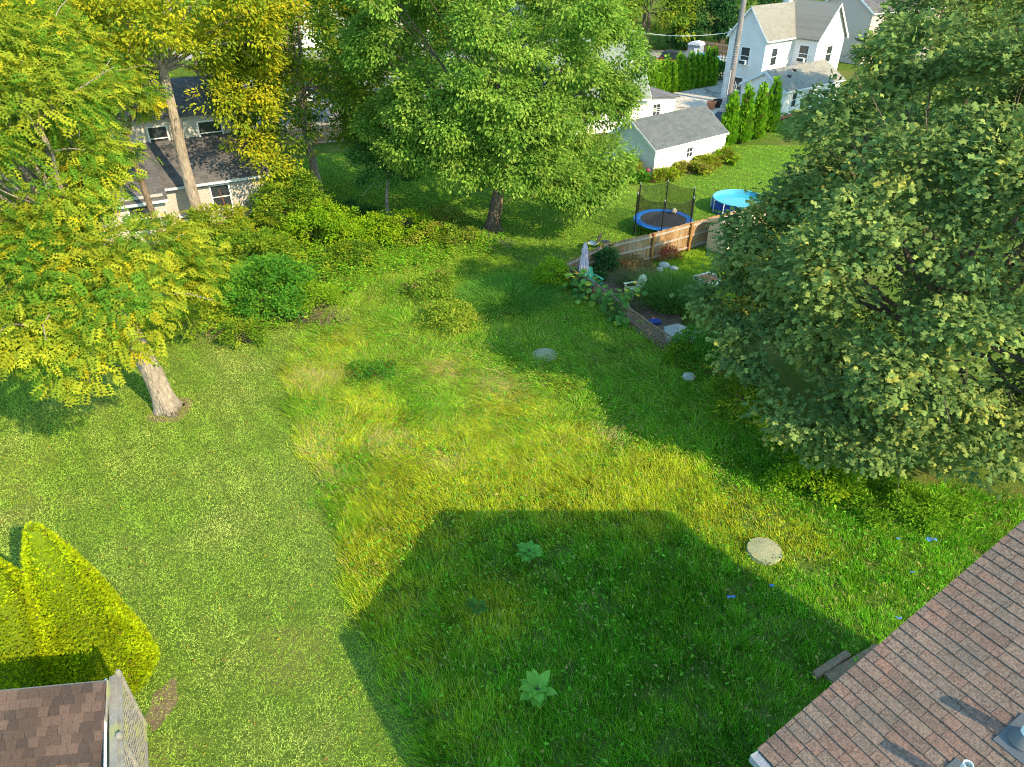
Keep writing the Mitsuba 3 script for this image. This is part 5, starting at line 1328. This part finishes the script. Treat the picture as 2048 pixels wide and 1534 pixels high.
# ---------------------------------------------------------------- broad leaved plants: every leaf a part
def rosette(name, label, cat_, c, n, lo, hi, pal, seed, z0=.35, template=SIMPLE, tf=SIMPLE_F, wide=1.25):
    rg = np.random.default_rng(seed)
    t = thing(name, label, cat_)
    tm = []
    for i in range(7):                                  # a long oval leaf, folded along its midrib
        s = i / 6; wd = .22 * wide * math.sin(math.pi * min(1, s * .93 + .07)) ** .8
        tm += [(-wd, s, .10 * wd - .22 * s * s), (0, s, -.05 - .22 * s * s), (wd, s, .10 * wd - .22 * s * s)]
    tm = np.array(tm); f = []
    for i in range(6):
        a = i * 3
        f += [[a, a + 1, a + 4], [a, a + 4, a + 3], [a + 1, a + 2, a + 5], [a + 1, a + 5, a + 4]]
    f = np.array(f)
    for k in range(n):
        a = k * 2.4 + rg.normal(0, .2); tilt = rg.uniform(.0, .5) if k < n * .65 else rg.uniform(.4, 1.1)
        d = np.array([math.cos(a), math.sin(a), tilt])
        col = np.array(pal[rg.integers(len(pal))]) * rg.uniform(.85, 1.2)
        m, cc = leaf_cloud(np.array([[c[0] + .05 * math.cos(a), c[1] + .05 * math.sin(a), z0 + .1 * (k / n)]]), d[None], np.array([[-.4 * math.cos(a), -.4 * math.sin(a), 1.0]]), np.array([rg.uniform(lo, hi)]), tm, f, col[None], 0, rng=rg)
        put('leaf', m, 'foliage', t, smooth=True, color=cc)
    put('stem', tube([[c[0], c[1], -.05], [c[0], c[1], z0 + .1]], .02, 6), 'bark_brown', t)
    return t


DOCK = [(.21, .48, .075), (.26, .54, .09), (.17, .42, .065)]
rosette('dock_plant', 'bright leafy dock rosette in the shaded grass at the bottom centre', 'plant', (.60, 10.15), 30, .22, .48, DOCK, 501, .45)
rosette('dock_plant', 'darker leafy dock rosette farther up in the house shadow', 'plant', (.50, 14.6), 34, .16, .38, [(.13, .38, .07), (.17, .44, .08)], 502, .40)
rosette('dock_plant', 'small sprig of broad leaves left of the two dock rosettes', 'plant', (-.95, 12.6), 9, .2, .3, [(.07, .17, .03)], 503, .40)


def squash(label, spots, n, seed):
    rg = np.random.default_rng(seed)
    t = thing('squash_plant', label, 'plant')
    P = np.asarray(spots, float)
    v = []
    for k in range(n):
        i = rg.integers(len(P)); c = P[i] + rg.normal(0, 1, 3) * [.30, .30, .18]
        c[2] = max(c[2], .15)
        nrm = unit(np.array([rg.normal(-.1, .35), rg.normal(-.35, .35), 1.0]))
        col = np.array([(.10, .27, .06), (.15, .34, .07), (.20, .40, .08), (.34, .44, .06)][rg.choice(4, p=[.4, .32, .2, .08])])
        a = rg.uniform(0, 6.28)
        m, cc = leaf_cloud(c[None], np.array([[math.cos(a), math.sin(a), -.25]]), nrm[None], np.array([rg.uniform(.24, .40)]), ROUND, ROUND_F, col[None], .05, rng=rg)
        put('leaf', m, 'foliage', t, smooth=True, color=cc)
        v.append(tube(bez([c[0] + rg.normal(0, .1), c[1] + rg.normal(0, .1), 0], c * [1, 1, .6], c, 4), .012, 4, cap=False))
    put('stalks', cat(v), 'foliage_stem', t, kind='stuff')
    for k in range(4):
        c = P[rg.integers(len(P))] + rg.normal(0, .2, 3) + [0, 0, .22]
        put('flower', lathe([(.01, 0), (.05, .05), (.09, .06)], c, 8), 'flower_yellow', t)


matte('foliage_stem', (.10, .18, .04), .7)
matte('flower_yellow', (.75, .45, .02), .7)
squash('squash vine with broad leaves at the lattice fence below the parasol', [(2.95, 32.9, .9), (3.2, 32.4, .6), (3.0, 32.2, .3), (3.5, 32.0, .8), (3.4, 31.5, .3), (3.7, 31.9, 1.0)], 70, 511)
squash('squash vine spilling over the middle of the lattice fence by the cream chair', [(4.2, 30.9, .4), (4.6, 30.6, 1.0), (4.9, 30.0, .9), (5.1, 29.4, .7), (4.8, 29.8, .35), (5.5, 30.2, 1.1), (5.2, 29.0, .3)], 90, 512)


def grass_clump(name, label, c, rad, n, h, w, cols, seed, lean=(.5, 1.1), comb=None):
    rg = np.random.default_rng(seed)
    a = rg.uniform(0, 2 * np.pi, n); r = np.sqrt(rg.uniform(0, 1, n))
    xy = np.column_stack([c[0] + rad[0] * .45 * r * np.cos(a), c[1] + rad[1] * .45 * r * np.sin(a)])
    d = unit(np.column_stack([np.cos(a), np.sin(a)]) + rg.normal(0, .35, (n, 2)))
    if comb is not None:
        d = unit(d * .55 + np.array([math.cos(comb), math.sin(comb)]))
    cc = np.array(cols)[rg.integers(len(cols), size=n)] * 1.5 * rg.uniform(.75, 1.3, (n, 1))
    m, col = blades(xy, np.zeros(n), h * rg.uniform(.7, 1.15, n), np.full(n, w), d, rg.uniform(*lean, n) * (.3 + .9 * r), cc, rg, 4)
    t = solo(name, m, 'grass_blade', label, 'grass clump', color=col)
    labels[t]['kind'] = 'stuff'


grass_clump('ornamental_grass', 'large arching ornamental grass clump on the deck edge beside the maple', (7.75, 30.9), (2.4, 2.4), 3600, 1.75, .022, [(.08, .17, .03), (.11, .21, .04), (.06, .13, .025)], 521, (.45, 1.0))
grass_clump('ornamental_grass', 'wispy olive grass clump behind the cream chair', (6.15, 33.2), (1.4, 1.2), 900, 1.1, .02, [(.14, .15, .06), (.10, .13, .05)], 522, (.5, 1.2))
grass_clump('ornamental_grass', 'dry brownish grass clump right of the cream chair', (7.0, 33.0), (1.2, 1.0), 700, 1.1, .02, [(.22, .17, .09), (.14, .15, .06)], 523, (.5, 1.2))
grass_clump('reed_grass', 'tall arching grass mound in the maple shade left of the deck', (-.2, 31.6), (4.6, 3.8), 3600, 1.05, .022, [(.08, .22, .03), (.12, .27, .04), (.06, .17, .025)], 524, (.7, 1.3))
# ---------------------------------------------------------------- grass
HOLES = [(np.array([7.55, 14.95]), .44), (np.array([1.43, 26.3]), .44)]


def no_holes(xy):
    ok = np.ones(len(xy), bool)
    for c, r in HOLES:
        ok &= np.linalg.norm(xy - c, axis=1) > r
    return ok


EDGE = [(-.2, 3), (-1.84, 8.55), (-3.1, 10.8), (-4.16, 12.7), (-4.84, 14.1), (-6.1, 17.2), (-6.9, 18.8), (-8.3, 22), (-9.4, 25.2), (-9.3, 28), (-8.6, 31), (-9.5, 34), (-9.0, 37)]
MEADOW = EDGE + [(-6, 39.8), (-2.5, 39.0), (.6, 36.6), (2.6, 33.6), (4.0, 31.4), (5.3, 28.8), (6.8, 26.0), (9.5, 21.5), (12, 18.6), (18, 16.8), (18, 12), (11, 12.2), (3.5, 5.6)]
rg = np.random.default_rng(601)
tc = scatter(MEADOW, 30, rg); td = np.hypot(tc[:, 0], tc[:, 1])
tc = tc + (np.column_stack([nz(tc, 1.1, 51), nz(tc, 1.1, 52)]) - .5) * 1.1 + rg.normal(0, .08, tc.shape)
tc = tc[rg.uniform(0, 1, len(tc)) < np.clip(26 / (td + 4), .6, 1.0)]
BPT = 34                                                # blades per tuft
tsize = rg.uniform(.07, .22, len(tc)); tang = rg.uniform(0, 2 * np.pi, len(tc)); tshade = rg.uniform(.5, 1.45, len(tc)); tyel = rg.normal(0, .22, len(tc)); th = rg.uniform(.6, 1.3, len(tc))
ti = np.repeat(np.arange(len(tc)), BPT)
off = rg.normal(0, 1, (len(ti), 2)) * tsize[ti][:, None]
xy = tc[ti] + off
ok = no_holes(xy)
xy, ti, off = xy[ok], ti[ok], off[ok]
n = len(xy)
hh = (.20 + .26 * nz(xy, .45, 3)) * (.55 + .9 * nz(xy, 1.7, 7, 2)) * th[ti]
hh *= np.where((xy[:, 0] > 6 + .1 * (xy[:, 1] - 10)) & (xy[:, 1] < 19), .62, 1.0)
lodge = smooth = np.clip((xy[:, 1] - 17) / 6, 0, 1) * (.5 + nz(xy, .5, 9))
ang = (nz(xy, .28, 21, 2) * 2.6 - .6) * np.pi + (nz(xy, 1.1, 25, 2) - .5) * 2.2
ld_ = np.column_stack([np.cos(ang), np.sin(ang)])
ra = rg.uniform(0, 2 * np.pi, n)
mixr = np.clip(1.2 - .55 * lodge, .65, 1.2)[:, None]
ld_ = unit(ld_ + mixr * (.55 * np.column_stack([np.cos(ra), np.sin(ra)]) + .8 * np.column_stack([np.cos(tang[ti]), np.sin(tang[ti])]) + .5 * unit(off)))
hh *= 1 + .30 * lodge
lean = .5 + .6 * lodge + rg.uniform(-.3, .45, n)
YEL = np.array([(-8.1, 24.6, 1.3), (-6.9, 19.9, 1.4), (-4.9, 21.0, 1.6), (-2.6, 25.2, 1.0), (-.1, 22.7, 1.4), (-1.2, 18.0, 1.9), (-3.6, 17.2, 1.9), (-4.2, 14.8, 1.5), (-7.2, 27.3, 1.2), (.6, 18.5, 1.8), (5.2, 18.3, 1.4), (6.9, 16.6, 1.4), (3.0, 17.4, 1.6), (-2.6, 16.0, 1.5), (-3.0, 13.4, 1.1), (2, 20.3, 1.3), (-2.4, 11.6, 1.1), (-1.5, 9.8, 1.0), (-.5, 12.6, 1.3), (8.2, 15.6, 1.2), (-3.8, 12.9, .9), (-2.9, 19.6, 1.6), (1.6, 17.2, 1.3), (-5.8, 22.4, 1.2), (-1.0, 20.6, 1.3), (4.2, 16.6, 1.2)])
yel = np.zeros(n)
wx = xy + (np.column_stack([nz(xy, .6, 41), nz(xy, .6, 42)]) - .5) * 2.2
for x, y, r in YEL:
    yel = np.maximum(yel, np.exp(-((wx[:, 0] - x) ** 2 + (wx[:, 1] - y) ** 2) / (r * r)))
yel = np.clip(yel * 1.65 * np.clip((xy[:, 1] - 9) / 6, .35, 1) + tyel[ti] + (nz(xy, 1.3, 31) - .5) * .55, 0, 1)  # less gold near the house: greener tint of its shadow put into blade colour
green = blend((.075, .34, .014), (.19, .50, .028), np.clip(nz(xy, .5, 33) * 1.6 - .3, 0, 1))
gold = blend((.45, .57, .02), (.64, .65, .06), rg.uniform(0, 1, n))
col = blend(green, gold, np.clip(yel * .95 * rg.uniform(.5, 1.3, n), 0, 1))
olive = np.array([.44, .54, .07])
wgt = np.clip((xy[:, 1] - 18) / 8, 0, 1) * .9 * nz(xy, .7, 35)
col = blend(col, np.broadcast_to(olive, col.shape), wgt)
col = col * rg.uniform(.6, 1.4, (n, 1)) * tshade[ti][:, None]
stw = np.zeros(n)
for x, y, r in [(-8.0, 24.4, .9), (-7.0, 20.2, .9), (-6.4, 18.6, .7), (-2.6, 25.2, 1.0), (-11.2, 27.2, .9), (-4.4, 20.0, .7), (-.2, 24.2, .8), (-2.2, 18.8, .7), (3.4, 20.6, .6)]:
    stw = np.maximum(stw, .5 * np.exp(-((wx[:, 0] - x) ** 2 + (wx[:, 1] - y) ** 2) / (r * r)))
straw = rg.uniform(0, 1, n) < .05 + stw
col[straw] = np.array([.64, .58, .24]) * rg.uniform(.7, 1.1, (straw.sum(), 1))
z = relief(xy) - .03
ph = hh * rg.uniform(.55, 1.25, n)
one = lodge < .28
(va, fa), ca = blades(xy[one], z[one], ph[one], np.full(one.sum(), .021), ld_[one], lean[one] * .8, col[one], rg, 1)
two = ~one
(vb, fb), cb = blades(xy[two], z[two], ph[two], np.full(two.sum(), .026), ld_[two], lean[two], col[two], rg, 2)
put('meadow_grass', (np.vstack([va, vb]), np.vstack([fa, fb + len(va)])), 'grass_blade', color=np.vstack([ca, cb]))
labels['meadow_grass'] = {'label': 'tall unmown green and golden grass lying in swirls across the plot', 'category': 'grass', 'kind': 'stuff'}


def lawn(name, label, poly, dens, h, w, seed, c0, c1, c2, segs=1, dry=.25, k=2.5):
    rg = np.random.default_rng(seed)
    xy = scatter(poly, dens, rg); n = len(xy)
    a = rg.uniform(0, 2 * np.pi, n)
    base = blend(c0, c1, np.clip(nz(xy, .35, seed) * 1.7 - .35, 0, 1))
    base = blend(base, np.broadcast_to(np.array(c2), base.shape), np.clip((nz(xy, .55, seed + 1, 5) - .42) * 2.0, 0, 1) * dry * 1.7)
    base = base * k * (1 + .10 * np.sin((xy[:, 0] * .8 + xy[:, 1] * .6) * 2 * np.pi / 1.1))[:, None] * rg.uniform(.87, 1.13, (n, 1)) * (.8 + .4 * nz(xy, 4.0, seed + 2))[:, None]
    m, cc = blades(xy, relief(xy) - .035, h * rg.uniform(.6, 1.3, n) * (.6 + .8 * nz(xy, 2.2, seed + 4)), np.full(n, w), np.column_stack([np.cos(a), np.sin(a)]), rg.uniform(.4, 1.3, n), base, rg, segs)
    put(name, m, 'grass_blade', color=cc)
    labels[name] = {'label': label, 'category': 'grass', 'kind': 'stuff'}


NEAR = [(x, y) for x, y in EDGE[:11]] + [(-12, 29), (-15, 31), (-19, 34), (-24, 33), (-24, 18), (-16, 6), (-8, 3)]
lawn('mown_lawn', 'short mown lawn with pale dry patches on the left of the tall grass', NEAR, 760, .075, .022, 611, (.093, .165, .018), (.142, .21, .028), (.205, .23, .065), dry=.75, k=3.2)
BACKL = [(-18, 44), (-12, 43), (-6, 41.5), (-1, 38.5), (1.5, 36.2), (2.6, 34.0), (4.8, 35.2), (9.6, 38.0), (12.4, 39.8), (18, 43.5), (24, 50), (24, 60), (17, 60), (16.4, 55.8), (10.2, 51), (7.0, 55), (9, 60), (-9, 60), (-16, 57), (-19, 50)]
rg = np.random.default_rng(615)
wxy = scatter(MEADOW, 62, rg); wxy = wxy[no_holes(wxy) & (rg.uniform(0, 1, len(wxy)) < np.clip((wxy[:, 1] - 6) / 14, .12, 1)) & (rg.uniform(0, 1, len(wxy)) < .25 + 1.2 * np.clip(nz(wxy, .9, 61, 2) - .35, 0, 1) * 2)]
n = len(wxy); a = rg.uniform(0, 2 * np.pi, n)
m, cc = leaf_cloud(np.column_stack([wxy, rg.uniform(.12, .34, n)]), np.column_stack([np.cos(a), np.sin(a), rg.uniform(-.2, .6, n)]), unit(np.column_stack([rg.normal(0, .5, (n, 2)), np.ones(n)])), rg.uniform(.05, .16, n), SIMPLE, SIMPLE_F, np.array([(.12, .38, .03), (.18, .44, .04), (.25, .42, .05), (.34, .30, .10)])[rg.choice(4, n, p=[.4, .3, .2, .1])], .2, rng=rg)
put('meadow_weeds', m, 'foliage', color=cc)
labels['meadow_weeds'] = {'label': 'small broad weed leaves mixed into the tall grass', 'category': 'weeds', 'kind': 'stuff'}
TW = [(-14, 27.5), (-9.6, 28.5), (-8.4, 31.5), (-5.5, 35), (-1, 37.2), (0, 39.5), (-5, 41.2), (-11, 43.5), (-15, 40), (-14.5, 33)]
wxy = scatter(TW, 190, rg); wxy = wxy[rg.uniform(0, 1, len(wxy)) < .25 + .9 * nz(wxy, .7, 66)]; n = len(wxy); a = rg.uniform(0, 2 * np.pi, n)
wz = .15 + 1.0 * nz(wxy, .5, 67) * rg.uniform(.3, 1.0, n)
wc = np.array([(.14, .40, .025), (.24, .46, .03), (.34, .48, .035), (.10, .27, .03)])[rg.choice(4, n, p=[.35, .3, .2, .15])] * (.6 + .8 * nz(wxy, 1.2, 68))[:, None]
m, cc = leaf_cloud(np.column_stack([wxy, wz]), np.column_stack([np.cos(a), np.sin(a), rg.uniform(-.3, .5, n)]), unit(np.column_stack([rg.normal(0, .5, (n, 2)), np.ones(n)])), rg.uniform(.08, .20, n), SIMPLE, SIMPLE_F, wc, .2, rng=rg)
put('tall_weeds', m, 'foliage', color=cc)
labels['tall_weeds'] = {'label': 'tangle of knee high green weeds between the thicket bushes and the meadow', 'category': 'weeds', 'kind': 'stuff'}
hxy = scatter(MEADOW, 11, rg); hxy = hxy[no_holes(hxy)]; n = len(hxy); a = rg.uniform(0, 2 * np.pi, n)
m, cc = leaf_cloud(np.column_stack([hxy, rg.uniform(.26, .48, n)]), np.column_stack([np.cos(a), np.sin(a), rg.uniform(.2, 1.4, n)]), unit(rg.normal(0, 1, (n, 3))), rg.uniform(.06, .15, n), DIAMOND * [.35, 1, 1], DIAMOND_F, np.array([(.46, .42, .15), (.38, .32, .10), (.42, .48, .16)])[rg.integers(3, size=n)], .2, rng=rg)
put('seed_heads', m, 'foliage', color=cc)
labels['seed_heads'] = {'label': 'pale seed heads standing over the tall grass', 'category': 'grass', 'kind': 'stuff'}


lawn('back_lawn', 'green mown lawn around the shade tree, trampoline and garage', BACKL, 240, .09, .038, 612, (.060, .145, .014), (.11, .20, .018), (.17, .20, .03), dry=.15, k=3.4)
lawn('house_lawn', 'strip of lawn before the white house wing', [(17.5, 60.5), (24, 62), (30, 66), (34, 72), (27, 69.5), (23, 67), (20, 64)], 160, .10, .05, 614, (.055, .13, .014), (.09, .17, .02), (.13, .17, .03), dry=.1)
lawn('garden_grass', 'sunny longer grass between the deck and the board fence', [(6.2, 34.6), (9.6, 37.4), (11.5, 38.6), (13, 36), (12, 32), (9, 31.4), (8.2, 32.4)], 620, .22, .026, 613, (.10, .18, .014), (.17, .24, .02), (.23, .25, .03), segs=2, dry=.2)
rg = np.random.default_rng(620)
xy = np.vstack([scatter(NEAR, 3.0, rg), scatter([(-14, 18), (-8, 18), (-9, 26), (-16, 28)], 3, rg)]); n = len(xy)
a = rg.uniform(0, 2 * np.pi, n)
m, cc = leaf_cloud(np.column_stack([xy, np.full(n, .06)]), np.column_stack([np.cos(a), np.sin(a), rg.normal(0, .2, n)]), unit(np.column_stack([rg.normal(0, .3, (n, 2)), np.ones(n)])), rg.uniform(.05, .12, n), SIMPLE * [.8, 1, 1], SIMPLE_F, np.array([(.50, .36, .05), (.42, .22, .06), (.5, .42, .14)])[rg.integers(3, size=n)], .15, rng=rg)
put('fallen_leaves', m, 'foliage', color=cc)
labels['fallen_leaves'] = {'label': 'small yellow and brown fallen leaves scattered over the mown lawn', 'category': 'leaves', 'kind': 'stuff'}
sp = thing('bare_patch', 'bare reddish soil patch in the lawn beside the lattice screen', 'soil patch')
aa = np.linspace(0, 2 * np.pi, 25)[:-1]
pr_ = .42 * (1 + .35 * np.sin(3 * aa + 1) * np.cos(2 * aa))
del labels[sp]
put('soil_patch', prism(np.column_stack([-8.55 + pr_ * .7 * np.cos(aa), 10.05 + pr_ * 1.5 * np.sin(aa), np.full(24, -.07)]), (0, 0, .045)), 'soil', kind='structure')
for (x, y, r, sd_) in [(-13.3, 22.4, .95, 1), (-1.2, 41.0, .8, 2)]:
    pr2 = r * (.75 + .5 * meshkit.noise(np.column_stack([np.cos(aa) * 1.3 + sd_ * 9, np.sin(aa) * 1.3, aa * 0]), sd_))
    put('tree_soil', prism(np.column_stack([x + pr2 * np.cos(aa), y + pr2 * np.sin(aa), np.full(24, -.085)]), (0, 0, .06)), 'soil', kind='structure')
put('garden_soil', prism(np.array([(2.9, 33.4, -.03), (4.8, 34.9, -.03), (7.3, 36.2, -.03), (8.3, 35.6, -.03), (7.4, 34.6, -.03), (6.0, 34.35, -.03), (4.2, 34.45, -.03)]), (0, 0, .06)), 'soil', kind='structure')
put('shade_soil', prism(np.array([(-9.5, 44.5, -.03), (-6, 44, -.03), (-6.2, 41.6, -.03), (-10.5, 41.2, -.03)]), (0, 0, .05)), 'soil', kind='structure')
